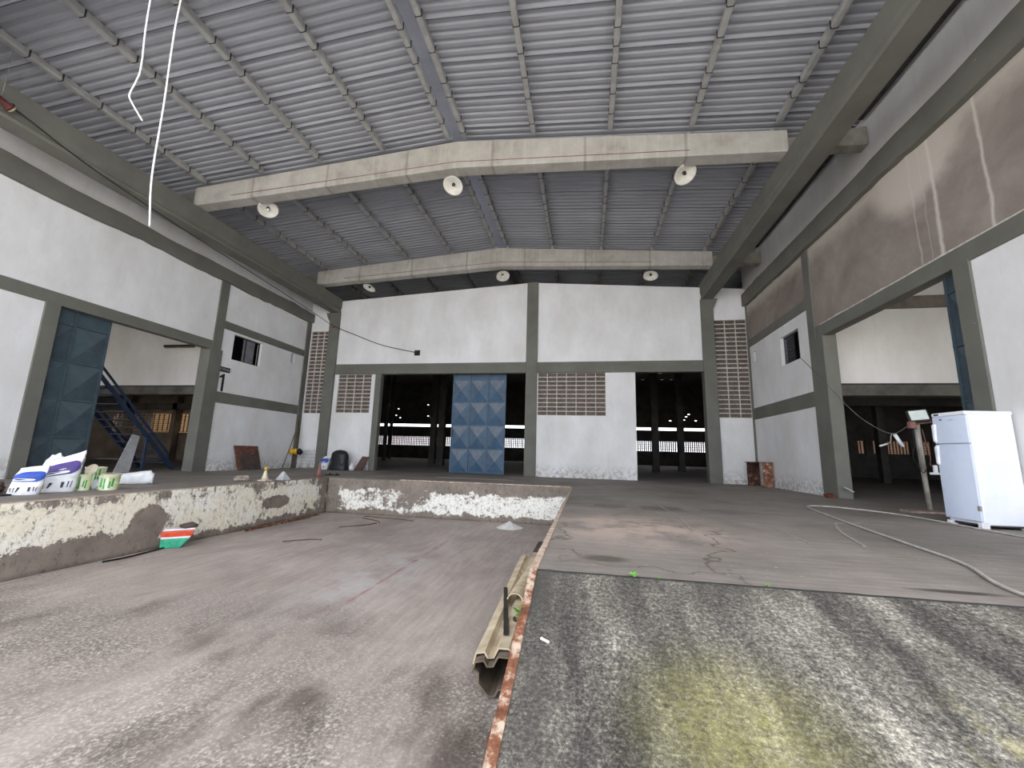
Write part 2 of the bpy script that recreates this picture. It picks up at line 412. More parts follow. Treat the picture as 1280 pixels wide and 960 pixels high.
    def build(s, name, mat, parent=None, kind=None, local=False, origin=None, solid=None, smooth=None, label=None, cat=None, group=None, sub=0, bevel=0):
        if parent is None:
            if origin is None:
                xs, ys, zs = zip(*s.v)
                origin = ((min(xs) + max(xs)) / 2, (min(ys) + max(ys)) / 2, min(zs))
            off = Vector(origin)
        else: off = Vector((0, 0, 0)) if local else OFF[parent.name]
        me = bpy.data.meshes.new(name)
        me.from_pydata([tuple(Vector(p) - off) for p in s.v], [], s.f)
        me.validate(); me.update()
        import bmesh
        bm = bmesh.new(); bm.from_mesh(me)
        bmesh.ops.recalc_face_normals(bm, faces=bm.faces)
        bm.to_mesh(me); bm.free()
        if (s.smooth if smooth is None else smooth):
            for p in me.polygons: p.use_smooth = True
        o = bpy.data.objects.new(name, me); me.materials.append(mat); COL.objects.link(o)
        if parent is None: o.location = off
        else: o.parent = parent
        OFF[o.name] = off
        if kind: o['kind'] = kind
        if label: o['label'] = label
        if cat: o['category'] = cat
        if group: o['group'] = group
        if solid:
            md = o.modifiers.new('solid', 'SOLIDIFY'); md.thickness = solid; md.offset = 0
        if bevel:
            md = o.modifiers.new('bevel', 'BEVEL'); md.width = bevel; md.segments = 2; md.limit_method = 'ANGLE'
        if sub:
            md = o.modifiers.new('sub', 'SUBSURF'); md.levels = sub; md.render_levels = sub
        return o

def thing(name, label, cat, loc, rz=0, group=None):
    o = bpy.data.objects.new(name, None); COL.objects.link(o)
    o.location = loc; o.rotation_euler = (0, 0, rz); o['label'] = label; o['category'] = cat
    o.empty_display_size = .1
    if group: o['group'] = group
    OFF[o.name] = Vector(loc); return o

def copy_tree(o, parent=None):
    c = o.copy(); COL.objects.link(c); c.parent = parent
    OFF[c.name] = OFF[o.name]
    for ch in [x for x in COL.objects if x.parent == o]: copy_tree(ch, c)
    return c

def wall_grid(us, vs, holes, a0, a1, axis, top=None):
    """wall in plane (u,v) with rectangular holes; a0..a1 thickness; axis 'y' (u=x) or 'x' (u=y)"""
    U = sorted(set(us) | {h[i] for h in holes for i in (0, 1)}); V = sorted(set(vs) | {h[i] for h in holes for i in (2, 3)})
    U = [u for u in U if min(us) <= u <= max(us)]; V = [v for v in V if min(vs) <= v <= max(vs)]
    def full(i, j):
        if not (0 <= i < len(U) - 1 and 0 <= j < len(V) - 1): return False
        cu = (U[i] + U[i + 1]) / 2; cv = (V[j] + V[j + 1]) / 2
        return not any(h[0] < cu < h[1] and h[2] < cv < h[3] for h in holes)
    mb = MB(); ids = {}
    def vid(i, j, k):
        key = (i, j, k)
        if key not in ids:
            z = V[j]
            if top and j == len(V) - 1: z = top(U[i])
            a = (a0, a1)[k]
            ids[key] = len(mb.v); mb.v.append((U[i], a, z) if axis == 'y' else (a, U[i], z))
        return ids[key]
    for i in range(len(U) - 1):
        for j in range(len(V) - 1):
            if not full(i, j): continue
            mb.f.append((vid(i, j, 0), vid(i + 1, j, 0), vid(i + 1, j + 1, 0), vid(i, j + 1, 0)))
            mb.f.append((vid(i, j, 1), vid(i, j + 1, 1), vid(i + 1, j + 1, 1), vid(i + 1, j, 1)))
            for di, dj, a, b in ((-1, 0, (i, j), (i, j + 1)), (1, 0, (i + 1, j), (i + 1, j + 1)), (0, -1, (i, j), (i + 1, j)), (0, 1, (i, j + 1), (i + 1, j + 1))):
                if not full(i + di, j + dj):
                    mb.f.append((vid(*a, 0), vid(*b, 0), vid(*b, 1), vid(*a, 1)))
    return mb

def S(mb, name, mat, **k): return mb.build(name, mat, kind='structure', **k)
def bar(mb, p, q, w, h=None):
    """square bar from p to q"""
    p = Vector(p); q = Vector(q); h = h or w; t = (q - p).normalized()
    a = t.cross(Vector((0, 0, 1)));  a = a.normalized() if a.length > 1e-4 else Vector((1, 0, 0))
    b = a.cross(t).normalized()
    vs = [c + a * sx * w / 2 + b * sz * h / 2 for c in (p, q) for sx, sz in ((-1, -1), (1, -1), (1, 1), (-1, 1))]
    mb.add(vs, [(0, 3, 2, 1), (4, 5, 6, 7)] + [(i, (i + 1) % 4, (i + 1) % 4 + 4, i + 4) for i in range(4)])
    return mb

# ------------------------------------------------------------------ setting
XL, XR, YB = -12.58, 6.08, 16.4
PX0, PX1, PY1, PZ = -7.72, -.37, 11.6, -1.02       # loading pit
RY, RS = 3.25, .29                                   # ramp break and slope
def rz_(x): return 8.97 - .0765 * max(-3.55 - x, x + 3.1, 0)   # underside of purlins

# platform floor (one slab, pit cut out)
mb = MB()
mb.box(-34, PX0, -1, YB + 38, -1.5, 0)
mb.box(PX0, PX1, PY1, YB + 38, -1.5, 0)
mb.box(PX1, 28, RY, YB + 38, -1.5, 0)
S(mb, 'floor', PLAT)
mb = MB().prism([(RY, 0), (RY, -1.5), (-.3, -1.5), (-.3, -1.02)], PX1, XR + 8, 'x')
S(mb, 'floor_ramp', RAMP)
mb = MB().box(PX0, PX1, -.3, PY1, -1.5, PZ)
S(mb, 'floor_pit', PITF)
S(MB().box(-60, 60, -60, -.3, -1.6, PZ - .01), 'floor_yard', YARD)
# pit walls: peeling render skins with a rough edge
def skin(p0, p1, name, mat, nrm):
    mb = MB(); n = 90; m = 12
    for i in range(n + 1):
        for j in range(m + 1):
            t = i / n; z = PZ + (-.0 - PZ) * j / m
            p = Vector(p0).lerp(Vector(p1), t); p.z = z
            d = .02 + .012 * noise.noise(p * 3) + .006 * noise.noise(p * 11)
            if j == 0: d += .015
            q = p + Vector(nrm) * d; q.z = z - (.012 * abs(noise.noise(p * 4)) if j == m else 0)
            mb.v.append(tuple(q))
    for i in range(n):
        for j in range(m): mb.f.append((i * (m + 1) + j, (i + 1) * (m + 1) + j, (i + 1) * (m + 1) + j + 1, i * (m + 1) + j + 1))
    mb.smooth = True
    return S(mb, name, mat, solid=.03)
skin((PX0, -1, 0), (PX0, PY1, 0), 'wall_pit_left', PWL, (1, 0, 0))
skin((PX0, PY1, 0), (PX1, PY1, 0), 'wall_pit_back', PWB, (0, -1, 0))
# pale worn kerb strip along the pit's edge
mb = MB(); bar(mb, (-5.4, PY1 + .02, .005), (PX1 - .05, PY1 + .02, .005), .07, .03)
S(mb, 'trim_1', EDGEP)
mb = MB(); bar(mb, (PX0 - .03, 2, .0), (PX0 - .03, 9.3, .0), .12, .012)
S(mb, 'trim_2', EDGEP)
# joint between platform and ramp
mb = MB()
pts = [(PX1 + .1 * i, RY + .012 * noise.noise(Vector((i * .7, 0, 0)))) for i in range(72)]
for a, b in zip(pts, pts[1:]): bar(mb, (a[0], a[1], .0), (b[0], b[1], .0), .025, .006)
S(mb, 'trim_3', DKMETAL)

# back wall
A_ = (-12.5, -11.55, 2.40, 6.2); B_ = (-10.91, -9.3, 2.44, 4.16); C_ = (-1.93, .77, 2.42, 4.16); D_ = (4.9, 6.05, 2.40, 6.2)
O1 = (-8.85, -2.42, -1, 4.17); O2 = (1.91, 4.44, -1, 4.17)
VENT = (-7.36, -7.13, 4.98, 5.2)
def btop(x): return 7.62 + (x + 11.1) * .0535 if x < -2.2 else 8.09 - (x + 2.2) * .079
S(wall_grid([XL, -2.2, XR], [0, 9], [A_, B_, C_, D_, O1, O2, VENT], YB, YB + .2, 'y', btop), 'wall_back', WHITE)
# left and right walls
WL1 = (12.39, 13.7, 3.94, 4.87); WL2 = (15.37, 15.58, 4.48, 4.92)
S(wall_grid([-1, YB + .2], [0, 8.44], [(7.41, 11.5, -1, 4.11), WL1, WL2], XL - .2, XL, 'x'), 'wall_left', WHITE)
WR1 = (12.75, 13.88, 3.80, 4.70); WR2 = (15.75, 15.98, 4.42, 4.80)
S(wall_grid([1.5, YB + .2], [0, 8.42], [(7.62, 11.53, -1, 4.12), WR1, WR2], XR, XR + .2, 'x'), 'wall_right', WHITE)
# stained unpainted cement panels high on the right wall
S(MB().box(XR - .012, XR, 1.5, 11.9, 4.40, 6.75), 'wall_right_plaster', PLASTER)
S(MB().box(XR - .012, XR, 12.1, YB, 5.3, 6.75), 'wall_right_plaster', PLASTER)

# painted concrete frame
def col(x0, x1, y0, y1, z0, z1): S(MB().bbox(x0, x1, y0, y1, z0, z1, .012), 'column', GREEN)
col(-11.58, -11.1, YB - .12, YB + .1, 0, 7.04)
col(4.43, 4.88, YB - .12, YB + .25, 0, 7.04)
col(-2.43, -1.96, YB - .08, YB + .22, 0, 8.09)
col(-9.12, -8.84, YB - .03, YB + .24, 0, 4.19)
col(XL - .22, XL + .035, 7.12, 7.425, 0, 4.15)
col(XL - .36, XL + .035, 11.48, 11.98, 0, 4.15)
col(XL - .05, XL + .04, 11.55, 11.9, 4.12, 6.62)
col(XL - .05, XL + .05, 16.12, YB, 0, 6.62)
col(XR - .035, XR + .12, 7.32, 7.635, 0, 4.15)
col(XR - .035, XR + .29, 11.51, 12.17, 0, 4.15)
col(XR - .04, XR + .05, 11.82, 12.16, 4.12, 6.7)
col(XR - .04, XR + .05, 16.28, YB, 0, 7.05)
def band(name, *b): S(MB().bbox(*b, .008), name, GREEN)
band('beam', -11.1, -2.42, YB - .06, YB + .21, 4.155, 4.61)
band('beam', -1.96, 4.47, YB - .06, YB + .21, 4.155, 4.60)
def wavy(x, y0, y1, z0, z1, out, amp):
    """band whose paint edge wanders"""
    mb = MB(); n = 60; vs = []
    for i in range(n + 1):
        y = y0 + (y1 - y0) * i / n
        a = amp * noise.noise(Vector((y * .45, 1, 0))) + .3 * amp * noise.noise(Vector((y * 2.5, 3, 0)))
        b = amp * .7 * noise.noise(Vector((y * .5, 5, 2))) + .3 * amp * noise.noise(Vector((y * 3, 7, 0)))
        vs += [(x, y, z0 + b), (x, y, z1 + a), (x + out, y, z1 + a), (x + out, y, z0 + b)]
    fs = [(0, 1, 2, 3), (4 * n, 4 * n + 3, 4 * n + 2, 4 * n + 1)]
    for i in range(n):
        for k in range(4): fs.append((i * 4 + k, i * 4 + (k + 1) % 4, i * 4 + 4 + (k + 1) % 4, i * 4 + 4 + k))
    mb.add(vs, fs); S(mb, 'beam', GREEN)
wavy(XL - .02, -1, YB, 6.58, 7.03, .16, .12)
wavy(XR + .02, 1.5, YB, 6.68, 7.2, -.16, .10)
band('beam', XL - .21, XL + .03, -1, 11.56, 4.10, 4.40)
band('beam', XL - .05, XL + .03, 11.97, 16.13, 2.33, 2.71)
band('beam', XL - .05, XL + .03, 11.89, 16.13, 4.95, 5.23)
band('beam', XR - .03, XR + .21, 1.5, 11.83, 4.11, 4.42)
band('beam', XR - .03, XR + .05, 12.16, 16.29, 2.33, 2.74)
band('beam', XR - .03, XR + .05, 12.15, 16.29, 5.05, 5.34)
# thin strips of bare render left along paint edges
mb = MB()
for i in range(60):
    y = 2 + i * .16; h = .02 + .03 * abs(noise.noise(Vector((y * 2, 0, 0))))
    if y < 11.7: mb.box(XR - .025, XR - .01, y, y + .16, 4.41, 4.42 + h)
S(mb, 'trim_4', LATT)

# ------------------------------------------------------------------ eave beams and rafters
def eave(x0, x1, lab):
    # I-shaped precast girder: flat soffit, chamfered web
    s = 1 if x0 < -5 else -1
    xi, xo = (x1, x0) if s > 0 else (x0, x1)          # inner / outer side
    pts = [(xi, 7.70), (xi, 7.28), (xi - s * .03, 7.24), (xi - s * .03, 7.14), (xi, 7.10), (xi - s * .03, 7.04), (xo + s * .03, 7.04), (xo, 7.10), (xo, 7.70)]
    mb = MB().prism(pts, -1, YB + .2, 'y')
    return mb.build('eave_beam', GREEN, label=lab, cat='beam', origin=((x0 + x1) / 2, 8, 7.04))
eave(-11.6, -11.1, 'long grey green concrete girder carrying the roof along the left side')
eave(4.45, 4.93, 'long grey green concrete girder carrying the roof along the right side')
# corbels at the column heads
S(MB().prism([(-11.58, 6.62), (-11.58, 7.04), (-11.78, 7.04), (-11.70, 6.82)], YB - .12, YB + .1, 'y'), 'corbel', GREEN)
S(MB().prism([(4.88, 6.62), (4.88, 7.04), (5.05, 7.04), (4.97, 6.82)], YB - .12, YB + .1, 'y'), 'corbel', GREEN)
def rafter(y, lab):
    r = thing('concrete_rafter', lab, 'beam', (-3.3, y + .17, 7.7))
    a = [(-11.25, 7.72), (-3.3, 8.10), (4.48, 7.68), (4.48, 8.22), (-3.3, 8.87), (-11.25, 8.30)]
    MB().prism(a, y, y + .34, 'y').build('rafter_span', BEAM, r, bevel=.012)
    for x0, x1, za, zb, zc, zd in ((4.49, 6.06, 7.74, 7.70, 8.14, 8.05), (-12.56, -11.26, 7.68, 7.74, 8.05, 8.2)):
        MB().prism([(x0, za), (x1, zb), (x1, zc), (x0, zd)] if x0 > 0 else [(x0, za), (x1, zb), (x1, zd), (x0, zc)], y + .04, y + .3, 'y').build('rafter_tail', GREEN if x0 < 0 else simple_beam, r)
    # thin conduit line painted along the face near the soffit
    mb = MB()
    mb.tube([(-10, y - .006, 7.92 + .02), (-3.3, y - .006, 8.27), (2.4, y - .006, 7.94)], .008, 6)
    mb.build('conduit', RED, r)
    return r
simple_beam = simple('shaded_tail_concrete', srgb(150, 146, 138), srgb(122, 118, 110), 3, .9)  # darker copy of the rafter concrete, shade at the eaves put into the colour
rafter(3.4, 'pale concrete rafter spanning the hall nearest the open front')
rafter(9.05, 'nearest of the pale concrete rafters crossing under the metal roof, above the pit')
rafter(14.7, 'pale concrete rafter crossing under the roof just before the back wall')

# roof sheets (corrugated along the slope)
def roof_sheet(x0, x1, y0, y1):
    mb = MB(); p = .18; prof = [(0, 0), (.055, 0), (.074, .036), (.142, .036), (.161, 0)]
    ys = []
    k = 0
    y = y0
    while y < y1:
        drop = .012 if (k % 5 == 0) else 0
        for a, h in prof: ys.append((y + a, h - (drop if a == 0 else 0)))
        y += p; k += 1
    ys.append((y, 0))
    n = len(ys); X = [x0, (x0 + x1) / 2, x1]
    for x in X:
        for yy, h in ys: mb.v.append((x, yy, rz_(x) + .17 + h))
    for i in range(2):
        for j in range(n - 1): mb.f.append((i * n + j, i * n + j + 1, (i + 1) * n + j + 1, (i + 1) * n + j))
    return mb
mb = roof_sheet(-12.75, -3.5, -1, YB + 5)
r_ = roof_sheet(-3.15, 6.6, -1, YB + 5); mb.add(r_.v, r_.f)
mb.prism([(-3.62, 9.22), (-3.32, 9.27), (-3.03, 9.22), (-3.03, 9.24), (-3.32, 9.29), (-3.62, 9.24)], -1, YB + 5, 'y')
S(mb, 'ceiling', ROOF, solid=.004)
# lap seams, the shadow gap between sheets coloured in as a dark line
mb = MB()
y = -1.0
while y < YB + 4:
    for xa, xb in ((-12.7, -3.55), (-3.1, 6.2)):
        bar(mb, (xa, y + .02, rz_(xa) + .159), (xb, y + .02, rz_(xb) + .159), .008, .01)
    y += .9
S(mb, 'ceiling_seams', simple('seam_shadow_gap', srgb(74, 76, 88), srgb(64, 64, 74), 3, .8))

# purlins
ORD = ['first', 'second', 'third', 'fourth', 'fifth']
PL = [-3.55, -5.4, -7.25, -9.09, -10.98]; PR = [-3.1, -1.28, .6, 2.47, 4.33]
BAYS = [(3.74, 9.06, 'the near roof bay'), (9.38, 14.71, 'the middle roof bay'), (15.03, 20.4, 'the far dark roof bay')]
hook_src = None
def purlin(x, y0, y1, lab, grp):
    global hook_src
    z = rz_(x)
    t = thing('purlin', lab, 'purlin', (x, (y0 + y1) / 2, z), 0, grp)
    mb = MB().prism([(x - .05, z), (x + .05, z), (x + .06, z + .03), (x + .045, z + .16), (x - .045, z + .16), (x - .06, z + .03)], y0, y1, 'y')
    mb.build('purlin_bar', PURL, t)
    k = 0
    y = y0 + .3
    while y < y1 - .1:
        if hook_src is None:
            h = MB(); h.box(-.066, -.05, -.012, .012, 0, .155); h.box(.05, .066, -.012, .012, 0, .155); h.box(-.066, .066, -.006, .006, -.008, .0)
            o = h.build('hook_bolt', DKMETAL, t, local=True); hook_src = o
        else:
            o = hook_src.copy(); COL.objects.link(o); o.parent = t
        o.location = (0, y - (y0 + y1) / 2, 0)
        y += random.choice((.36, .54, .72))
        k += 1
for bi, (y0, y1, bn) in enumerate(BAYS):
    for side, xs in (('left', PL), ('right', PR)):
        for i, x in enumerate(xs):
            purlin(x, y0, y1, f'grey {ORD[i]} purlin {side} of the ridge in {bn}', f'{side} purlins of {bn}')
    if bi < 2:
        mb = MB(); x = 5.93; z = rz_(x)
        mb.prism([(x - .06, z), (x + .06, z), (x + .06, z + .16), (x - .06, z + .16)], y0, y1, 'y').build('purlin', DKMETAL, label=f'dark steel purlin tight against the right wall in {bn}', cat='purlin')

# ------------------------------------------------------------------ breeze-block grilles
def grille(x0, x1, z0, z1, nc, nr, y, lab, latt=LATT, louv=BRICK, gap=.014, depth=.16, name='ventilation_grille', tilt=1, mid=False):
    t = thing(name, lab, 'grille', ((x0 + x1) / 2, y + .02, z0))
    w = (x1 - x0) / nc; h = (z1 - z0) / nr
    mb = MB()
    for i in range(nc + 1): mb.box(x0 + w * i - gap, x0 + w * i + gap, y, y + depth, z0, z1)
    for j in range(nr + 1):
        g = gap * (1.9 if mid and j == nr // 2 else 1)
        mb.box(x0, x1, y + .003, y + depth - .003, z0 + h * j - g, z0 + h * j + g)
    mb.build('lattice', latt, t)
    mb = MB()
    for i in range(nc):
        for j in range(nr):
            a, b = x0 + w * i + gap, x0 + w * (i + 1) - gap; c, d = z0 + h * j + gap, z0 + h * (j + 1) - gap
            m_ = c + (d - c) * .5
            # two slanted terracotta slats in every block
            for lo, hi in ((c, m_ + .012), (m_ - .004, d)):
                mb.add([(a, y + .025, lo), (b, y + .025, lo), (b, y + .085, hi), (a, y + .085, hi), (a, y + .04, lo - .0), (b, y + .04, lo), (b, y + .1, hi), (a, y + .1, hi)],
                       [(0, 1, 2, 3), (4, 7, 6, 5), (0, 4, 5, 1), (3, 2, 6, 7), (0, 3, 7, 4), (1, 5, 6, 2)])
    if louv: mb.build('louvres', louv, t)
grille(*A_, 3, 22, YB + .01, 'tall narrow breeze-block grille beside the left corner of the back wall', mid=True)
grille(*B_, 4, 10, YB + .01, 'small breeze-block grille left of the wide doorway in the back wall')
grille(*C_, 7, 10, YB + .01, 'wide breeze-block grille right of the central column in the back wall')
grille(*D_, 3, 22, YB + .01, 'tall narrow breeze-block grille beside the right corner of the back wall', mid=True)

# small dark vent box
t = thing('vent_box', 'small black square vent high on the white back wall', 'vent', (-7.245, YB - .03, 4.98))
MB().box(-7.37, -7.12, YB - .03, YB + .12, 4.97, 5.21).build('vent_case', BLACK, t)
mb = MB()
for i in range(5): mb.box(-7.35, -7.14, YB - .04, YB - .028, 5.0 + i * .042, 5.012 + i * .042)
mb.build('vent_slats', DKMETAL, t)

# ------------------------------------------------------------------ windows
def window(n, x, y0, y1, z0, z1, inward, split=2, pane=True):
    t = bpy.data.objects.new(f'window_{n}', None); COL.objects.link(t); t['kind'] = 'structure'
    t.location = (x, (y0 + y1) / 2, z0); OFF[t.name] = Vector(t.location)
    xa, xb = sorted((x + inward * .1, x + inward * .14))
    mb = MB()
    mb.box(xa, xb, y0, y1, z0, z0 + .04); mb.box(xa, xb, y0, y1, z1 - .04, z1)
    for i in range(split + 1):
        yy = y0 + (y1 - y0 - .04) * i / split; mb.box(xa, xb, yy, yy + .04, z0, z1)
    if pane: mb.build('window_frame', DKMETAL, t)
    else: MB().box(*sorted((x + inward * .17, x + inward * .19)), y0 + .0, y1, z0, z1).build('window_pane', GLASS, t)
    if pane:
        # louvred sash half, dark glass slats
        mb = MB(); ya, yb = y0 + (y1 - y0) * .02, y0 + (y1 - y0) * .5
        if inward > 0: ya, yb = y0 + (y1 - y0) * .5, y0 + (y1 - y0) * .98
        else: MB().box(xa + .01, xa + .02, y0 + (y1 - y0) * .42, y0 + (y1 - y0) * .82, z0 + .04, z1 - .04).build('window_pane', simple('reflection_grey_glass', srgb(120, 120, 126), srgb(96, 96, 104), 3, .2), t)  # pale grey tone paints a reflection into the pane
        if inward < 0: return
        for j in range(7):
            z = z0 + .05 + (z1 - z0 - .1) * j / 7
            mb.box(xa - .01 * inward, xa + .02, ya, yb, z, z + (z1 - z0) / 9)
        mb.build('window_slats', GLASS, t)
window(1, XL, *WL1, -1, 2); window(2, XL, *WL2, -1, 1, False)
window(3, XR, *WR1, 1, 2); window(4, XR, *WR2, 1, 1, False)

# rooms behind the windows and annexes: plain dark shells
def annex(tag, x0, x1, xi, inner, gl, back_y):
    """x0..x1 extent, inner white wall at y=12.2"""
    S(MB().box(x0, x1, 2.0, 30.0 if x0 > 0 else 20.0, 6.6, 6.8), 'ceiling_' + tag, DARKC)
    S(MB().box(x0, x1, 12.2, 12.4, 2.95, 6.6), 'wall_inner_' + tag, WHITEHI)
    S(MB().box(x0, x1, 12.1, 12.5, 2.62, 2.9), 'beam', DKGREY)
    S(MB().box(x0, x1, 12.16, 12.44, 2.9, 2.955), 'trim_ledge', DKMETAL)
S(MB().box(-34, XL - .2, 1.8, 2.0, 2.7, 6.8), 'wall_light_baffle_left', WHITE)  # unseen baffle added so daylight enters the left annex low down
S(MB().box(XR + .2, 28, 1.8, 2.0, 3.0, 6.8), 'wall_light_baffle_right', WHITE)  # same added baffle out of view, shaping the right annex light
annex('left', -34, XL - .2, None, None, None, 20)
annex('right', XR + .2, 28, None, None, None, 30)
# brown concrete tie high on the right annex wall
S(MB().box(XR + .2, 28, 12.1, 12.2, 5.0, 5.32), 'beam', simple('brownish_beam', srgb(128, 120, 112), srgb(104, 96, 90), 3))
S(MB().box(-34, -33.8, -1.2, 54, -1, 9), 'wall_annex_left_end', DARKC)
S(MB().box(28, 28.2, -1.2, 54, -1, 9), 'wall_annex_right_end', DARKC)

# left annex far wall with tan grilles, and posts
S(wall_grid([-34, -18], [0, 6.6], [(-27.9, -22.0, 1.55, 2.65)], 20, 20.2, 'y'), 'wall_annex_left_back', BROWNW)
S(MB().box(-18.1, -17.9, YB + .2, 27.2, 0, 9.3), 'wall_annex_left_side', DARKC)
for i, (a, b) in enumerate(((-27.8, -26.6), (-26.3, -25.2), (-25.0, -23.3), (-23.1, -22.1))):
    grille(a, b, 1.6, 2.6, 5 if i == 2 else 4, 9, 20.0, f'tan breeze-block grille, {("first", "second", "third", "fourth")[i]} from the left, behind the blue stairs', TAND, None, .02, .05)
S(MB().box(-34, -18, 19.6, 19.99, 2.85, 3.2), 'beam', DARKC)
for x in (-26.45, -23.2): S(MB().box(x - .14, x + .14, 19.6, 19.95, 0, 4), 'column', BROWNW)

# walls of light wells added to bring daylight behind the far grilles
S(MB().box(-34, -17.9, 27.0, 27.2, 0, 9.3), 'wall_lightwell_left', YARDW)
S(MB().box(15.0, 28, 35.8, 36.0, 0, 9.3), 'wall_lightwell_right', YARDP)
S(MB().box(14.8, 15.0, 30.0, 36.0, 0, 9.3), 'wall_lightwell_side', YARDP)
# big rear hall
holes = []
hy = 50
SPECK = [(-25.59, 6.8), (-25.01, 6.6), (-24.2, 6.29), (-24.46, 5.44), (-23.88, 5.13), (-20.14, 6.84), (-19.47, 6.63), (-20.04, 5.39), (-19.59, 5.18), (11.14, 5.27), (11.41, 5.64), (11.69, 5.92), (9.64, 5.16), (12.43, 5.19)]
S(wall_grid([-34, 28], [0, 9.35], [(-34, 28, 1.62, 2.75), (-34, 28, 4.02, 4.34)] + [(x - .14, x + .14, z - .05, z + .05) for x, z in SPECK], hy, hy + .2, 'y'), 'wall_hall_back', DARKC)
mb = MB()
x = -33.9
while x < 28:
    mb.box(x, x + .15, hy, hy + .12, 1.62, 2.75); x += .23
for z in (1.85, 2.1, 2.35, 2.6): mb.box(-34, 28, hy + .02, hy + .1, z, z + .07)
mb.build('hall_wall_grille', simple('pinkish_brick_bars', srgb(176, 146, 134), srgb(150, 122, 110), 3), label='long barred brick grille glowing across the far end of the dark hall', cat='grille')
holes = [(-19.5 + i * 1.5, -18.9 + i * 1.5, 34 + i * 2.2, 34.35 + i * 2.2) for i in range(3)]
holes += [(-12.4 + i * 1.2, -11.8 + i * 1.2, 33 + i * 2.5, 33.3 + i * 2.5) for i in range(2)]
holes += [(-12.9 + i * 1.2, -12.3 + i * 1.2, 42 + i * 2.5, 42.3 + i * 2.5) for i in range(2)]
holes += [(5.6 + i * .8, 6.0 + i * .8, 38 + i * 2.2, 38.3 + i * 2.2) for i in range(3)]
holes += [(5 + i * 1.0, 5.3 + i * 1.0, 46.0, 46.3) for i in range(6)]
holes += [(-33.9, -18.1, 20.2, 27.0), (15.0, 27.9, 30.2, 35.8)]
mb = wall_grid([-34, 28], [YB, hy + .3], holes, 9.3, 9.4, 'y')
mb.v = [(x, z, y) for x, y, z in mb.v]
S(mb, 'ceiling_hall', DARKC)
S(MB().box(-34, 28, YB + 3.9, YB + 4.1, 6.5, 9.3), 'beam', DARKC)
S(MB().box(-34, -11.6 - .98, YB + .01, YB + .2, 6.8, 9.4), 'wall_gable_left', DARKC)
S(MB().box(XR + .2, 28, YB + .01, YB + .2, 6.8, 9.4), 'wall_gable_right', DARKC)
hc = [(-10.73, 28.0), (-9.2, 25.5), (4.25, 27.0), (6.3, 29.5), (-17, 33), (-6.8, 33), (-3.6, 33), (2.6, 38), (10.5, 38), (-14.5, 40), (-20, 40), (-9.5, 42), (-1.5, 42)]
for i, (x, y) in enumerate(hc):
    w = .2 if y < 30 else .13
    S(MB().box(x - w, x + w, y - w, y + w, 0, 9.3), 'column', DARKC)
# right annex, distant brick grille
S(wall_grid([14.8, 28], [0, 9.3], [(15.8, 22.2, 1.48, 2.32)], 30, 30.2, 'y'), 'wall_annex_right_back', DARKC)
GR = ((15.9, 16.25), (17.1, 17.5), (17.95, 18.5), (18.75, 20.0), (20.35, 21.15))
for i, (a, b) in enumerate(GR):
    grille(a, b, 1.5, 2.3, max(2, int((b - a) / .16)), 8, 30.0, f'distant brick grille, {("first", "second", "third", "fourth", "fifth")[i]} from the left, deep inside the right doorway', TAND, None, .02, .05)
for a, b in ((15.7, 15.9), (16.25, 17.1), (17.5, 17.95), (18.5, 18.75), (20.0, 20.35), (21.15, 22.3)): S(MB().box(a, b, 29.9, 30.1, 1.4, 2.4), 'column', DARKC)
S(MB().box(13.6, 13.9, 22.2, 22.5, 0, 6), 'column', DARKC)
S(MB().box(XR + .2, 28, 19.8, 20.1, 3.3, 3.8), 'beam', DARKC)
# fluorescent batten in the left annex
t = thing('batten_light', 'unlit batten light on the white wall inside the left doorway', 'light', (-14.6, 12.0, 4.35))
MB().box(-15.2, -14.0, 12.05, 12.2, 4.36, 4.43).build('batten_body', DKMETAL, t)
MB().tube([(-15.15, 12.08, 4.33), (-14.05, 12.08, 4.33)], .02).build('batten_tube', GALV, t)

# ------------------------------------------------------------------ sliding doors
def pyramid_panel(w, h, d):
    mb = MB()
    m = .012
    mb.add([(m, 0, m), (w - m, 0, m), (w - m, 0, h - m), (m, 0, h - m), (w / 2, -d, h / 2)],
           [(0, 1, 4), (1, 2, 4), (2, 3, 4), (3, 0, 4), (3, 2, 1, 0)])
    return mb
def sliding_door(lab, loc, rz, cols, rows, w, h, toph, mat):
    t = thing('sliding_door', lab, 'door', loc, rz)
    W = cols * w; H = rows * h + toph
    mb = MB()
    for i in range(cols + 1):
        x = min(max(w * i - .025, 0), W - .05); mb.box(x, x + .05, -.03, .04, 0, H)
    zs = [0] + [h * j for j in range(1, rows + 1)] + [H - .05]
    for z in zs: mb.box(0, W, -.034, .036, max(z - .02, 0), max(z - .02, 0) + .045)
    mb.build('door_frame', mat, t, local=True)
    for i in range(cols):
        for j in range(rows):
            mb = pyramid_panel(w, h, .05); mb.v = [(x + w * i, y, z + h * j) for x, y, z in mb.v]
            mb.build('door_panel', mat, t, local=True)
        mb = MB().box(w * i + .03, w * (i + 1) - .03, -.005, .005, rows * h, H); mb.build('door_panel', mat, t, local=True)
    mb = MB(); mb.box(.06, .09, -.07, -.04, 1.5, 1.75); mb.box(.06, .09, -.045, -.03, 1.5, 1.53); mb.box(.06, .09, -.045, -.03, 1.72, 1.75)
    mb.build('door_handle', DKMETAL, t, local=True)
    return t
sliding_door('tall blue pressed-panel sliding door standing half across the wide back doorway', (-5.66, YB + .42, .02), 0, 3, 4, .78, .985, .42, BLUE)
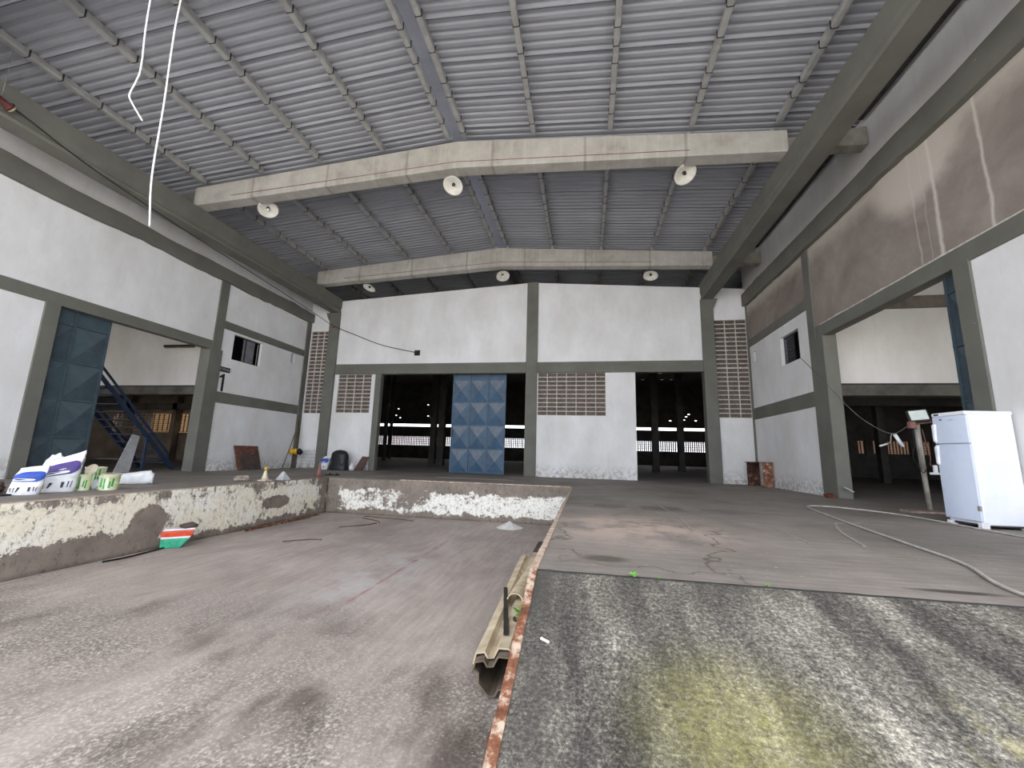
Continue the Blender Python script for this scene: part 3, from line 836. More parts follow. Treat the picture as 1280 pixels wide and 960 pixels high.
# left doorway: leaf pushed towards its near jamb, seen from the hall side
d = sliding_door('dark blue pressed-panel sliding door at the near side of the left doorway', (XL - .16, 6.3, .02), PI / 2, 3, 4, .78, .93, .40, BLUED)
d = sliding_door('dull blue sliding door edge showing at the near jamb of the right doorway', (XR + .16, 8.04, .02), -PI / 2, 3, 4, .78, .95, .40, BLUED)

# ------------------------------------------------------------------ blue stairs
t = thing('steel_staircase', 'blue open-tread steel staircase rising inside the left doorway', 'stairs', (-14.7, 11, 0))
x0, x1 = -15.35, -14.0
y_f, run, rise = 12.08, 2.75, 2.9
def st(x, s, dz=0): return (x, y_f - run * s, rise * s + dz)
for x in (x0, x1):
    mb = MB(); bar(mb, st(x, 0, .05), st(x, 1, .05), .05, .11); mb.build('stringer', BLUES, t)
    mb = MB(); bar(mb, st(x, .08, .32), st(x, 1, .32), .05, .05)
    mb.build('handrail', BLUES, t)
    for s_ in (0, .33, .66, 1):
        mb = MB(); bar(mb, st(x, max(s_, .08), 0), st(x, max(s_, .08), .32), .035, .035); mb.build('baluster', BLUES, t)
for i in range(1, 13):
    s_ = i / 13
    p = st(0, s_)
    MB().box(x0, x1, p[1] - .12, p[1] + .12, p[2], p[2] + .03).build('tread', BLUES, t)
MB().box(x0 - 1.2, x1, y_f - run - 1.3, y_f - run, rise - .08, rise).build('landing', BLUES, t)
mb = MB(); p = st(x1, .36); mb.box(x1 - .03, x1 + .03, p[1] - .03, p[1] + .03, 0, p[2]); mb.build('prop', BLUES, t)
for x, y in ((x0 - 1.1, y_f - run - 1.2), (x1 - .05, y_f - run - 1.2), (x0 - 1.1, y_f - run - .05), (x1 - .05, y_f - run - .05)):
    mb = MB().box(x - .05, x + .05, y - .05, y + .05, 0, rise - .08); mb.build('post', BLUES, t)
# leaning plank
mb = MB()
pk = [(-13.5, 9.93, 0), (-13.5, 10.35, 0), (-13.9, 10.79, 1.08), (-13.9, 10.57, 1.13)]
mb.add([(a, b, c) for a, b, c in pk] + [(a - .035, b, c) for a, b, c in pk],
       [(0, 1, 2, 3), (4, 7, 6, 5), (0, 4, 5, 1), (1, 5, 6, 2), (2, 6, 7, 3), (3, 7, 4, 0)])
mb.build('plank', GREYB, label='pale grey board leaning in front of the blue stairs', cat='board')

# ------------------------------------------------------------------ sign
t = thing('door_sign', 'black lettered sign with a large painted number one on the left wall', 'sign', (XL + .01, 12.1, 2.8))
def text_mesh(s, size, depth, name, mat, parent, M):
    cu = bpy.data.curves.new(name, 'FONT'); cu.body = s; cu.size = size; cu.extrude = depth; cu.align_x = 'CENTER'; cu.align_y = 'CENTER'
    tmp = bpy.data.objects.new(name + '_tmp', cu); COL.objects.link(tmp)
    dg = bpy.context.evaluated_depsgraph_get()
    me = bpy.data.meshes.new_from_object(tmp.evaluated_get(dg)); me.name = name
    bpy.data.objects.remove(tmp); me.transform(M); me.materials.clear(); me.materials.append(mat)
    o = bpy.data.objects.new(name, me); COL.objects.link(o); o.parent = parent; OFF[o.name] = OFF.get(parent.name, Vector()); return o
RX = Matrix.Rotation(PI / 2, 4, 'X'); RZL = Matrix.Rotation(PI / 2, 4, 'Z')
MB().box(XL, XL + .015, 11.99, 12.40, 3.42, 3.60).build('sign_panel', SIGNK, t)
text_mesh('MÓDULO', .125, .002, 'sign_lettering', SIGNG, t, Matrix.Translation((.008, .095, .71)) @ RZL @ RX)
mb = MB().prism([(12.13, 2.74), (12.22, 2.74), (12.22, 3.36), (12.17, 3.36), (12.02, 3.25), (12.02, 3.19), (12.13, 3.22)], XL, XL + .008, 'x')
mb.build('sign_number', SIGNK, t)

# ------------------------------------------------------------------ pendant lamps
def lamp(x, y, ztop, zb, lab, tilt=(0, 0), bulb=False):
    t = thing('pendant_lamp', lab, 'lamp', (x, y, ztop), 0, None)
    MB().tube([(x, y, ztop), (x, y, zb + .12)], .012, 8).build('lamp_stem', DKMETAL, t)
    M = Matrix.Translation((x, y, zb + .1)) @ Matrix.Rotation(tilt[0], 4, 'X') @ Matrix.Rotation(tilt[1], 4, 'Y')
    mb = MB().lathe([(.03, 0.05), (.07, .04), (.09, 0), (.19, -.055), (.265, -.085), (.272, -.1), (.262, -.1), (.185, -.07), (.08, -.015), (.03, -.01)], n=28, cap=False).xf(M)
    mb.build('lamp_shade', ENAMEL, t)
    MB().lathe([(.035, -.08), (.045, -.03), (.04, .06), (.028, .09)], n=16).xf(M).build('lamp_socket', DKMETAL, t)
    MB().box(x - .03, x + .03, y - .03, y + .05, ztop - .02, ztop + .02).build('lamp_bracket', DKMETAL, t)
    if bulb:
        MB().lathe([(.01, -.17), (.035, -.15), (.045, -.11), (.03, -.07)], n=14).xf(M).build('lamp_bulb', ENAMEL, t)
def rzb(x): return 8.10 - .0488 * (-3.3 - x) if x < -3.3 else 8.10 - .054 * (x + 3.3)
lamp(-9.25, 9.60, rzb(-9.25), 7.74, 'white dish lamp tilted below the left end of the nearest rafter', (-.35, -.45), True)
lamp(-3.52, 9.60, rzb(-3.52), 7.95, 'white dish lamp under the middle of the nearest rafter', (-.5, .05))
lamp(2.38, 9.60, rzb(2.38), 7.68, 'white dish lamp under the right end of the nearest rafter', (-.5, -.25))
lamp(-9.1, 15.25, rzb(-9.1), 7.68, 'white dish lamp below the left end of the far rafter', (-.25, .2))
lamp(-3.3, 15.25, rzb(-3.3), 7.9, 'small white dish lamp under the middle of the far rafter', (-.4, -.2), True)
lamp(2.43, 15.25, rzb(2.43), 7.62, 'white dish lamp under the right end of the far rafter', (-.3, .1))

# ------------------------------------------------------------------ ropes and wires
def smoothpath(P, n=6):
    P = [Vector(p) for p in P]; Q = [P[0] * 2 - P[1]] + P + [P[-1] * 2 - P[-2]]; out = []
    for i in range(1, len(Q) - 2):
        a, b, c, d = Q[i - 1:i + 3]
        for k in range(n):
            t_ = k / n
            out.append(.5 * ((2 * b) + (c - a) * t_ + (2 * a - 5 * b + 4 * c - d) * t_ ** 2 + (3 * b - a - 3 * c + d) * t_ ** 3))
    out.append(P[-1]); return out
def k7(x, z, y=3.35): return (x * y / 5, y, .85 + (z - .85) * y / 5)
def cord(name, P, r, mat, lab, cat, n=8, group=None):
    return MB().tube(smoothpath(P), r, n).build(name, mat, label=lab, cat=cat, group=group)
a = k7(-7.973, 9.01)
cord('hanging_rope', [(a[0] - .02, 3.35, 8.85), a, k7(-7.863, 7.593), k7(-7.9, 7.25), k7(-7.988, 6.979), k7(-7.9, 6.8), k7(-7.583, 6.388)], .009, ROPE, 'shorter white rope with a curled end hanging from the roof', 'rope')
a = k7(-7.27, 8.866)
cord('hanging_rope', [(a[0] + .05, 3.35, 8.85), a, k7(-7.255, 7.827), k7(-7.189, 6.668), k7(-7.145, 5.275), k7(-6.995, 4.346)], .009, ROPE, 'longer straight white rope hanging from the roof', 'rope')
P = [(-11.0, 5.03, 7.24), (-11.04, 5.35, 7.235), (-11.08, 6.46, 7.03), (-11.15, 8.5, 6.86), (-11.2, 11, 6.72), (-11.28, 14, 6.55), (-11.34, 16.26, 6.38)]
cord('electric_wire', P, .012, BLACK, 'black wire running along the left girder to the column head', 'wire')
cord('electric_wire', [(-11.34, 16.24, 6.38), (-10.3, 16.3, 5.98), (-8.9, 16.33, 5.46), (-7.3, 16.35, 5.1)], .013, BLACK, 'black wire sagging from the left column to the small vent', 'wire')
t = thing('wire_insulator', 'reddish brown insulator on the left column where the wires meet', 'insulator', (-11.34, YB - .2, 6.3))
MB().lathe([(.03, 0), (.06, .02), (.04, .05), (.06, .08), (.04, .11), (.02, .16)], (-11.34, YB - .18, 6.3), 14).build('insulator_body', RED, t)
MB().box(-11.37, -11.31, YB - .18, YB - .12, 6.34, 6.4).build('insulator_pin', DKMETAL, t)
t = thing('wire_reel', 'dark red cable reel hanging at the left girder by the picture edge', 'reel', (-11.0, 4.98, 7.1))
mb = MB().lathe([(.04, -.16), (.10, -.15), (.10, -.12), (.055, -.10), (.055, .10), (.10, .12), (.10, .15), (.04, .16)], n=20)
mb.xf(Matrix.Translation((-11.0, 4.95, 7.26)) @ Matrix.Rotation(PI / 2 - .3, 4, 'X')); mb.build('reel_body', simple('dark_red', srgb(96, 44, 42), srgb(60, 30, 30)), t)
mb = MB().lathe([(.05, -.2), (.08, -.18), (.08, -.165), (.03, -.16)], n=20).xf(Matrix.Translation((-11.0, 4.95, 7.26)) @ Matrix.Rotation(PI / 2 - .3, 4, 'X')); mb.build('reel_flange', CREAM, t)
MB().tube([(-11.0, 4.95, 7.36), (-11.0, 4.95, 8.0), (-11.02, 4.95, 8.4)], .004, 6).build('reel_line', GALV, t)

# ------------------------------------------------------------------ floodlight stand on the right
FX, FY = 6.17, 8.98
t = thing('floodlight_stand', 'floodlight on a galvanised pole standing left of the fridge', 'floodlight', (FX, FY, 0))
MB().tube([(FX + .01, FY, .05), (FX - .01, FY, .8)], .038, 14).build('lower_pole', GALV, t)
MB().tube([(FX - .01, FY, .78), (FX - .02, FY, 1.62)], .045, 14).build('upper_pole', GALV, t)
mb = MB(); bar(mb, (FX - .17, FY - .05, 1.6), (FX + .2, FY - .05, 1.66), .03, .03); mb.build('cross_arm', RUSTY, t)
MB().bbox(FX - .19, FX - .09, FY - .1, FY - .02, 1.53, 1.66, .008).build('junction_box', RED, t)
M = Matrix.Translation((FX - .02, FY - .08, 1.78)) @ Matrix.Rotation(-.35, 4, 'Z') @ Matrix.Rotation(-.35, 4, 'X') @ Matrix.Rotation(-.1, 4, 'Y')
hd = MB().bbox(-.15, .15, 0, .07, -.12, .12, .012).xf(M).build('floodlight_head', DKMETAL, t)
MB().box(-.125, .125, -.004, .002, -.095, .095).xf(M).build('floodlight_lens', LENS, t)
mb = MB()
for i in range(7): mb.box(-.12 + i * .038, -.11 + i * .038, .07, .10, -.1, .1)
mb.xf(M).build('cooling_fins', DKMETAL, t)
cord('lamp_cable', [(FX - .14, FY - .06, 1.54), (FX - .13, FY - .05, 1.25), (FX - .18, FY - .05, 1.0), (FX - .13, FY - .05, .85), (FX - .06, FY - .06, .72), (FX + .0, FY - .06, .78)], .007, BLACK, 'dark cable looping down the left side of the floodlight pole', 'cable')
t2 = thing('socket_cable', 'thin cable with a white socket hanging right of the floodlight pole', 'cable', (FX + .1, FY - .06, .7))
MB().tube(smoothpath([(FX + .02, FY - .06, 1.52), (FX + .06, FY - .06, 1.2), (FX + .09, FY - .06, 1.0), (FX + .07, FY - .06, .88), (FX + .13, FY - .06, .8)]), .006, 6).build('cable_run', RED, t2)
MB().bbox(FX + .11, FX + .17, FY - .09, FY - .04, .72, .86, .01).build('socket_block', PLAST, t2)
MB().bbox(FX + .04, FX + .22, FY - .09, FY - .05, .69, .73, .01).build('socket_plug', PLAST, t2)
mb = MB().bbox(5.72, 6.45, 8.72, 9.02, 0, .045, .01).jitter(.02, 6); mb.build('stone_slab', simple('pinkish_stone', srgb(176, 156, 148), srgb(130, 114, 106), 6), label='thin pinkish slab on the floor under the floodlight pole', cat='slab')
W = [(6.07, 12.75, 3.82), (6.03, 11.7, 3.0), (5.98, 10.6, 2.1), (5.94, 9.9, 1.68), (5.9, 9.25, 1.45), (6.0, 8.95, 1.58)]
cord('sagging_wire', W, .008, simple('grey_wire', srgb(120, 120, 118), srgb(90, 90, 90)), 'thin wire sagging from the right window to the floodlight', 'wire')
t = thing('paint_roller', 'white paint roller hanging from the wire left of the floodlight', 'paint roller', (5.88, 9.2, 1.45))
rx, ry = 5.88, 9.18
MB().tube([(rx + .02, ry, 1.43), (rx + .13, ry, 1.20)], .03, 14).build('roller_sleeve', PLAST, t)
MB().tube(smoothpath([(rx + .02, ry, 1.44), (rx - .04, ry, 1.42), (rx - .07, ry, 1.28), (rx - .15, ry, 1.24)]), .009, 6).build('roller_frame', GALV, t)
MB().tube([(rx - .13, ry, 1.245), (rx - .26, ry, 1.20)], .016, 10).build('roller_grip', PLAST, t)

# ------------------------------------------------------------------ fridge
t = thing('refrigerator', 'white two-door refrigerator standing by the right wall', 'refrigerator', (5.42, 7.0, 0), math.radians(6))
fr = MB().bbox(.04, .63, 0, .51, .05, 1.62, .012); fr.build('cabinet', FRID, t, local=True)
MB().bbox(-.01, .64, -.006, .516, 1.60, 1.655, .012).build('top_cover', FRID, t, local=True)
def curved_door(z0, z1, name):
    mb = MB(); n = 10; pts = [(.036, 0), (.036, .51)]
    pts = [(.036, .515)] + [( .0 - .018 * math.sin(PI * k / n), .515 - .515 * k / n) for k in range(n + 1)] + [(.036, 0)]
    mb.prism(pts, z0, z1, 'z'); return mb.build(name, FRIDD, t, local=True, bevel=.006)
fz = curved_door(1.19, 1.595, 'freezer_door'); fd = curved_door(.10, 1.175, 'fridge_door')
for z0, z1, d_ in ((1.20, 1.50, fz), (.86, 1.165, fd)):
    mb = MB(); mb.add([(-.0, .475, z0), (-.0, .52, z0), (-.0, .52, z1), (-.0, .45, z1), (-.03, .485, z0 + .03), (-.025, .52, z0 + .03), (-.025, .52, z1 - .03), (-.03, .47, z1 - .03)],
                      [(0, 1, 2, 3), (4, 7, 6, 5), (0, 4, 5, 1), (1, 5, 6, 2), (2, 6, 7, 3), (3, 7, 4, 0)])
    OFF[d_.name] = Vector((0, 0, 0)); mb.build('door_handle', PLAST, d_, local=True, bevel=.008)
MB().box(-.021, -.0185, .34, .38, 1.535, 1.56).build('badge', simple('badge_blue_grey', srgb(110, 118, 140), srgb(96, 104, 126), bump=0), t, local=True)
MB().box(-.020, -.0175, .17, .25, 1.53, 1.538).build('badge', simple('badge_line', srgb(140, 146, 160), srgb(126, 130, 146), bump=0), t, local=True)
MB().box(-.012, .0, .39, .47, 1.615, 1.64).build('control_knob', DKMETAL, t, local=True)
MB().bbox(-.006, .02, -.012, .03, .24, .31, .004).build('hinge', GALV, t, local=True)
MB().box(.045, .60, .02, .49, .03, .10).build('underside', DKMETAL, t, local=True)
for x, y in ((.0, -.005), (.56, 0), (.0, .44), (.56, .44)):
    MB().bbox(x + .0, x + .1, y, y + .07, 0, .09 if x < .1 and y < .1 else .06, .006).build('foot', PLAST, t, local=True)

# ------------------------------------------------------------------ hoses on the platform
cord('garden_hose', [(3.3, 2.3, -.262), (3.1, 2.9, -.088), (2.92, 3.27, .015), (2.885, 3.5, .015), (2.97, 3.82, .015), (3.26, 4.48, .015), (3.42, 5.38, .015), (3.75, 7.2, .015), (4.05, 8.6, .015), (4.2, 9.05, .015), (4.45, 9.22, .015), (4.75, 9.13, .015), (5.15, 8.6, .015), (5.3, 8.0, .015), (5.32, 7.3, .015), (5.32, 6.46, .015), (5.35, 5.6, .015)], .012, HOSE, 'pale grey hose looping over the platform floor past the fridge', 'hose')
def strip(P, w, name, mat, z=.004, kind='structure', **k):
    P = smoothpath(P, 5); mb = MB()
    for a, b in zip(P, P[1:]): bar(mb, (a.x, a.y, z), (b.x, b.y, z), w, .006)
    return mb.build(name, mat, kind=kind, **k)
MARK = simple('worn_line_paint', srgb(168, 162, 152), srgb(132, 126, 118), 14, .9)
strip([(3.95, 7.05, 0), (3.55, 6.85, 0), (3.35, 6.5, 0), (3.1, 5.9, 0), (2.85, 5.05, 0)], .035, 'trim_painted_arc', MARK)
strip([(2.40, 5.9, 0), (2.36, 5.5, 0), (2.33, 5.05, 0)], .02, 'trim_painted_line', MARK)
strip([(1.3, 8.0, 0), (1.34, 6.6, 0), (1.25, 5.4, 0)], .02, 'trim_painted_line', MARK)
strip([(-5.0, 13.6, 0), (-3.6, 13.55, 0), (-2.3, 13.5, 0)], .06, 'trim_door_rail', EDGEP)

# ------------------------------------------------------------------ rusted steel angle at ramp/pit edge
def edge_z(y): return 0 if y > RY else -RS * (RY - y)
t = thing('steel_edge_angle', 'rusted steel angle edging the ramp above the pit', 'steel edging', (PX1, 4, 0))
for y0, y1, mt in ((RY, 8.1, EDGEP), (8.1, PY1, EDGEP), (-.2, RY, EDGE)):
    mb = MB(); n = 24; w0 = .075
    for i in range(n + 1):
        y = y0 + (y1 - y0) * i / n; z = edge_z(y) + .012
        wv = .008 * noise.noise(Vector((y * 4, 0, 0)))
        w = .045 if y < 8.1 else .035
        mb.v += [(PX1 - w + wv, y, z), (PX1 + .008 + wv, y, z), (PX1 + .008 + wv, y, z - .014), (PX1 - w + .012 + wv, y, z - .014), (PX1 - w + .012 + wv, y, z - .1), (PX1 - w + wv, y, z - .1)]
    for i in range(n):
        for k in range(6): mb.f.append((i * 6 + k, i * 6 + (k + 1) % 6, i * 6 + 6 + (k + 1) % 6, i * 6 + 6 + k))
    mb.f += [tuple(range(6)), tuple(range(n * 6 + 5, n * 6 - 1, -1))]
    mb.build('angle_length', mt, t)
# slab side below the angle (the platform's broken concrete edge)
# ------------------------------------------------------------------ fibre-cement sheets in the pit
def profile_sheet(pts, y0, y1, th, mat, name, parent, sk=0, nseg=14, rough=.006):
    pts = [(x + (.14 if name != 'sheet_side' else .035), z) for x, z in pts]; y0 -= .27
    mb = MB(); n = len(pts)
    for i in range(nseg + 1):
        f = i / nseg; y = y0 + (y1 - y0) * f
        for k, (x, z) in enumerate(pts):
            e = noise.noise(Vector((k * 1.7, i * 9.0, y0))) * (.03 if i in (0, nseg) else .0)
            mb.v.append((x + sk * f + rough * noise.noise(Vector((k, y * 3, 0))), y + e, z + rough * noise.noise(Vector((y * 3, k, 4)))))
    for i in range(nseg):
        for k in range(n - 1): mb.f.append((i * n + k, i * n + k + 1, (i + 1) * n + k + 1, (i + 1) * n + k))
    mb.smooth = False
    return mb.build(name, mat, parent, solid=th) if parent else mb
t = thing('fibre_cement_sheets', 'stack of trough-shaped fibre cement sheets lying along the pit edge', 'roof sheet', (-.75, 5, PZ))
Z0 = PZ + .03
up = [(-1.02, Z0 + .20), (-1.00, Z0 + .28), (-.93, Z0 + .30), (-.90, Z0 + .26), (-.86, Z0 + .26), (-.82, Z0 + .33), (-.74, Z0 + .335), (-.68, Z0 + .29), (-.66, Z0 + .22), (-.60, Z0 + .24)]
lo = [(-1.02, Z0 + .20), (-.97, Z0 + .15), (-.97, Z0 + .08), (-.88, Z0 + .0), (-.84, Z0 + .0), (-.81, Z0 + .05), (-.77, Z0 + .05), (-.74, Z0 + .0), (-.69, Z0 + .01), (-.64, Z0 + .09), (-.63, Z0 + .17)]
profile_sheet(up, 3.72, 6.7, .014, SHEET, 'sheet_upper', t, -.14)
profile_sheet([(x + .01, z - .035) for x, z in up[:-1]], 3.66, 6.6, .014, SHEETD, 'sheet_upper', t, -.14)
profile_sheet(lo, 3.70, 6.75, .014, SHEETD, 'sheet_lower', t, -.14)
side = [(-.64, Z0 + .12), (-.60, Z0 + .24), (-.54, Z0 + .25), (-.50, Z0 + .20), (-.47, Z0 + .26), (-.43, Z0 + .27)]
profile_sheet(side, 3.9, 6.6, .014, SHEET, 'sheet_side', t, -.03)
t = thing('fibre_cement_offcut', 'curled fibre cement offcut lying on top of the sheet stack', 'roof sheet', (-.6, 5.6, Z0 + .3))
hp = [(-.87 + .085 * math.cos(a), Z0 + .335 + .085 * math.sin(a)) for a in [PI * k / 8 for k in range(9)]]
hp = [(x, z) for x, z in hp]
profile_sheet(hp, 4.75, 5.9, .012, SHEET, 'offcut_shell', t, .06)
mb = MB().bbox(-.88, -.68, 6.7, 8.0, PZ, PZ + .28, .01); mb.build('dark_block', DKBOARD, label='dark board end lying in the pit behind the fibre sheets', cat='board')
# flat steel bar resting over the sheets
mb = MB(); bar(mb, (-.895, 4.85, PZ + .385), (-.66, 3.66, PZ + .385), .045, .012); mb.build('steel_bar', DKMETAL, label='dark flat steel bar lying across the fibre cement sheets', cat='bar')
t = thing('rusty_pipe_stub', 'rusty bent pipe stub lodged between the sheets and ramp edge', 'pipe', (-.56, 3.8, Z0 + .28))
MB().tube(smoothpath([(-.60, 4.0, Z0 + .36), (-.55, 3.9, Z0 + .38), (-.54, 3.72, Z0 + .34), (-.58, 3.6, Z0 + .32)]), .035, 12).build('pipe_bend', RUSTY, t)
MB().lathe([(.03, 0), (.055, .0), (.055, .03), (.03, .03)], (-.61, 4.02, Z0 + .33), 14).build('pipe_collar', DKMETAL, t)
mb = MB().tube(smoothpath([(-.44, 2.1, -.5), (-.46, 2.2, -.51), (-.46, 2.3, -.53)]), .018, 8); mb.build('pipe_offcut', RUSTY, label='small rusty tube sticking out under the ramp edge', cat='pipe')

# plants
def plant(x, y, z, n, size, lab, stem=.06):
    t = thing('weed', lab, 'plant', (x, y, z)); random.seed(int(abs(x * 100) + n))
    MB().tube([(x, y, z - .02), (x + .01, y, z + stem)], .004, 6).build('stem', GREENL, t)
    for k in range(n):
        a = 2 * PI * k / n + random.random(); L = size * random.uniform(.7, 1.1); el = random.uniform(.2, .8)
        mb = MB(); c, s_ = math.cos(a), math.sin(a); W = L * .28
        rows = []
        for i, (f, w) in enumerate(((0, .08), (.25, .8), (.5, 1), (.8, .6), (1, .03))):
            r_ = L * f * math.cos(el * f); zz = L * f * math.sin(el) - .25 * L * f * f
            for q, d in ((-1, .0), (0, -.1), (1, .0)):
                mb.v.append((x + c * r_ - s_ * W * w * q, y + s_ * r_ + c * W * w * q, z + stem + zz + d * W * w * -1))
        for i in range(4):
            for q in range(2): mb.f.append((i * 3 + q, i * 3 + q + 1, (i + 1) * 3 + q + 1, (i + 1) * 3 + q))
        mb.smooth = True; mb.build('leaf', GREENL, t, solid=.0015)
plant(-.50, 3.42, -.66, 6, .10, 'bright green weed sprouting beside the rusted ramp edge', .28)
plant(.33, RY, 0, 7, .05, 'largest weed in the joint between platform and ramp', .015)
plant(.50, RY + .01, 0, 5, .02, 'tiny weed just right of the larger one in the floor joint', .01)
plant(1.22, RY + .02, 0, 5, .028, 'small weed furthest right in the joint above the ramp', .01)
mb = MB(); bar(mb, (-.26, 2.57, edge_z(2.57) + .006), (-.21, 2.545, edge_z(2.545) + .006), .01, .01); mb.build('cigarette_end', PLAST, label='small white stick lying on the ramp near the rusted edge', cat='litter')

# powder heap
mb = MB(); n = 30
for i in range(9):
    f = i / 8
    for k in range(n):
        a = 2 * PI * k / n; r = .34 * f * (1 + .15 * noise.noise(Vector((math.cos(a) * 2, math.sin(a) * 2, 3))))
        z = PZ + .17 * (1 - f) ** 1.15 + .012 * noise.noise(Vector((r * 20 * math.cos(a), r * 20 * math.sin(a), 0)))
        mb.v.append((-1.95 + r * math.cos(a), 10.85 + r * math.sin(a), z if f < 1 else PZ))
for i in range(8):
    for k in range(n): mb.f.append((i * n + k, i * n + (k + 1) % n, (i + 1) * n + (k + 1) % n, (i + 1) * n + k))
mb.smooth = True
mb.build('powder_heap', POWDER, label='small heap of white powder on the pit floor by the back wall', cat='heap')

# ------------------------------------------------------------------ sacks
def sack(name, lab, loc, rz, w, d, h, lean, top, print_mat, seed, tip=.0):
    t = thing(name, lab, 'sack', loc, rz)
    rnd = Vector((seed * 3.1, seed, 0))
    def Sf(u, v):
        """u 0..1 around, v 0..1 up"""
        an = 2 * PI * u; ca, sa = math.cos(an), math.sin(an)
        ca = math.copysign(abs(ca) ** .45, ca); sa = math.copysign(abs(sa) ** .6, sa)
        bul = 1 + .10 * math.sin(PI * min(v / .8, 1))
        dep = d / 2 * (bul if v < .7 else bul * (1 - (v - .7) / .3 * .88))
        wid = w / 2 * (1 + .05 * math.sin(PI * v) - (.10 * v))
        x = wid * ca + lean * v * h; y = dep * sa + top * max(v - .65, 0) * h
        z = v * h * (1 + tip * (ca * .5))
        p = Vector((x, y, z)); k = noise.noise_vector(p * 7 + rnd) * .018 + noise.noise_vector(p * 18 + rnd) * .006
        k *= min(v * 6, 1); k.z = max(k.z, -z)
        return p + k
    mb = MB(); N, Mv = 56, 34
    for j in range(Mv + 1):
        for i in range(N): mb.v.append(tuple(Sf(i / N, j / Mv)))
    for j in range(Mv):
        for i in range(N): mb.f.append((j * N + i, j * N + (i + 1) % N, (j + 1) * N + (i + 1) % N, (j + 1) * N + i))
    mb.f.append(tuple(range(N))); mb.f.append(tuple(range(Mv * N, Mv * N + N))); mb.smooth = True
    mb.build('sack_body', PLAST, t, local=True)
    def patch(poly, mat, nm, off=.004):
        """polygon in (u,v) fan-filled over the sack's front"""
        cu = sum(p[0] for p in poly) / len(poly); cv = sum(p[1] for p in poly) / len(poly)
        mb = MB(); R = 5
        def at(u, v):
            p = Sf(u, v); e = 1e-3
            nn = (Sf(u + e, v) - p).cross(Sf(u, v + e) - p).normalized(); return tuple(p + nn * off)
        mb.v.append(at(cu, cv))
        for r in range(1, R + 1):
            for (a, b) in poly: mb.v.append(at(cu + (a - cu) * r / R, cv + (b - cv) * r / R))
        n = len(poly)
        for k in range(n): mb.f.append((0, 1 + k, 1 + (k + 1) % n))
        for r in range(R - 1):
            for k in range(n): mb.f.append((1 + r * n + k, 1 + r * n + (k + 1) % n, 1 + (r + 1) * n + (k + 1) % n, 1 + (r + 1) * n + k))
        mb.smooth = True; mb.build(nm, mat, t, local=True)
    # front is u .55 .. .95
    ell = [(.74 + .17 * math.cos(2 * PI * k / 20), .64 + .17 * math.sin(2 * PI * k / 20)) for k in range(20)]
    patch(ell, print_mat, 'printed_oval', .007)
    ell2 = [(.70 + .08 * math.cos(2 * PI * k / 16), .55 + .045 * math.sin(2 * PI * k / 16)) for k in range(16)]
    patch(ell2, PLAST, 'printed_swirl', .011)
    ell3 = [(.70 + .05 * math.cos(2 * PI * k / 16), .56 + .022 * math.sin(2 * PI * k / 16)) for k in range(16)]
    patch(ell3, INK, 'printed_swirl', .015)
    random.seed(seed)
    for k in range(7):
        u = .62 + k * .034; s_ = .006 * random.choice((-1, 1))
        patch([(u, .12), (u + .010, .12), (u + .016 + s_, .27), (u + .004 + s_, .28)], INK, 'printed_mark', .005)
    patch([(.93, .10), (.97, .10), (.97, .34), (.93, .34)], OCHRE, 'printed_figure', .005)
    for k in range(2): patch([(.925 + k * .022, .66), (.938 + k * .022, .66), (.938 + k * .022, .8), (.925 + k * .022, .8)], INK, 'printed_mark', .005)
    return t
yaw1 = math.radians(52)
s1 = sack('cement_sack', 'smaller white sack with a bright blue oval print on the platform edge', (-8.80, 5.24, 0), yaw1, .35, .20, .44, .16, .1, BLUEP, 3, .12)
s2 = sack('cement_sack', 'taller white sack with a violet oval print, right of the smaller sack', (-8.93, 5.72, 0), yaw1, .47, .24, .60, .12, .15, PURP, 5, .35)
# loose crumpled bag tops
def crumple(name, lab, cat, loc, r, mat, seed, sq=(1, 1, 1), n=22):
    mb = MB()
    for j in range(n + 1):
        th = PI * j / n
        for i in range(2 * n):
            ph = PI * i / n
            p = Vector((math.sin(th) * math.cos(ph), math.sin(th) * math.sin(ph), -math.cos(th)))
            k = 1 + .35 * noise.noise(p * 1.6 + Vector((seed, 0, 0))) + .16 * noise.noise(p * 4.5 + Vector((0, seed, 0)))
            q = Vector((p.x * sq[0], p.y * sq[1], p.z * sq[2])) * r * k
            mb.v.append((loc[0] + q.x, loc[1] + q.y, max(loc[2] + q.z, loc[2] - r * sq[2] * .72)))
    m = 2 * n
    for j in range(n):
        for i in range(m): mb.f.append((j * m + i, j * m + (i + 1) % m, (j + 1) * m + (i + 1) % m, (j + 1) * m + i))
    mb.smooth = True
    zmin = min(v[2] for v in mb.v)
    mb.v = [(x, y, z - zmin + (loc[2] if loc[2] < -.5 else 0)) for x, y, z in mb.v]
    return mb.build(name, mat, label=lab, cat=cat)
crumple('empty_sack', 'crumpled empty white sack slumped between the two printed sacks', 'sack', (-9.35, 5.9, 0), .27, PLAST, 4, (.7, .55, 1.25))
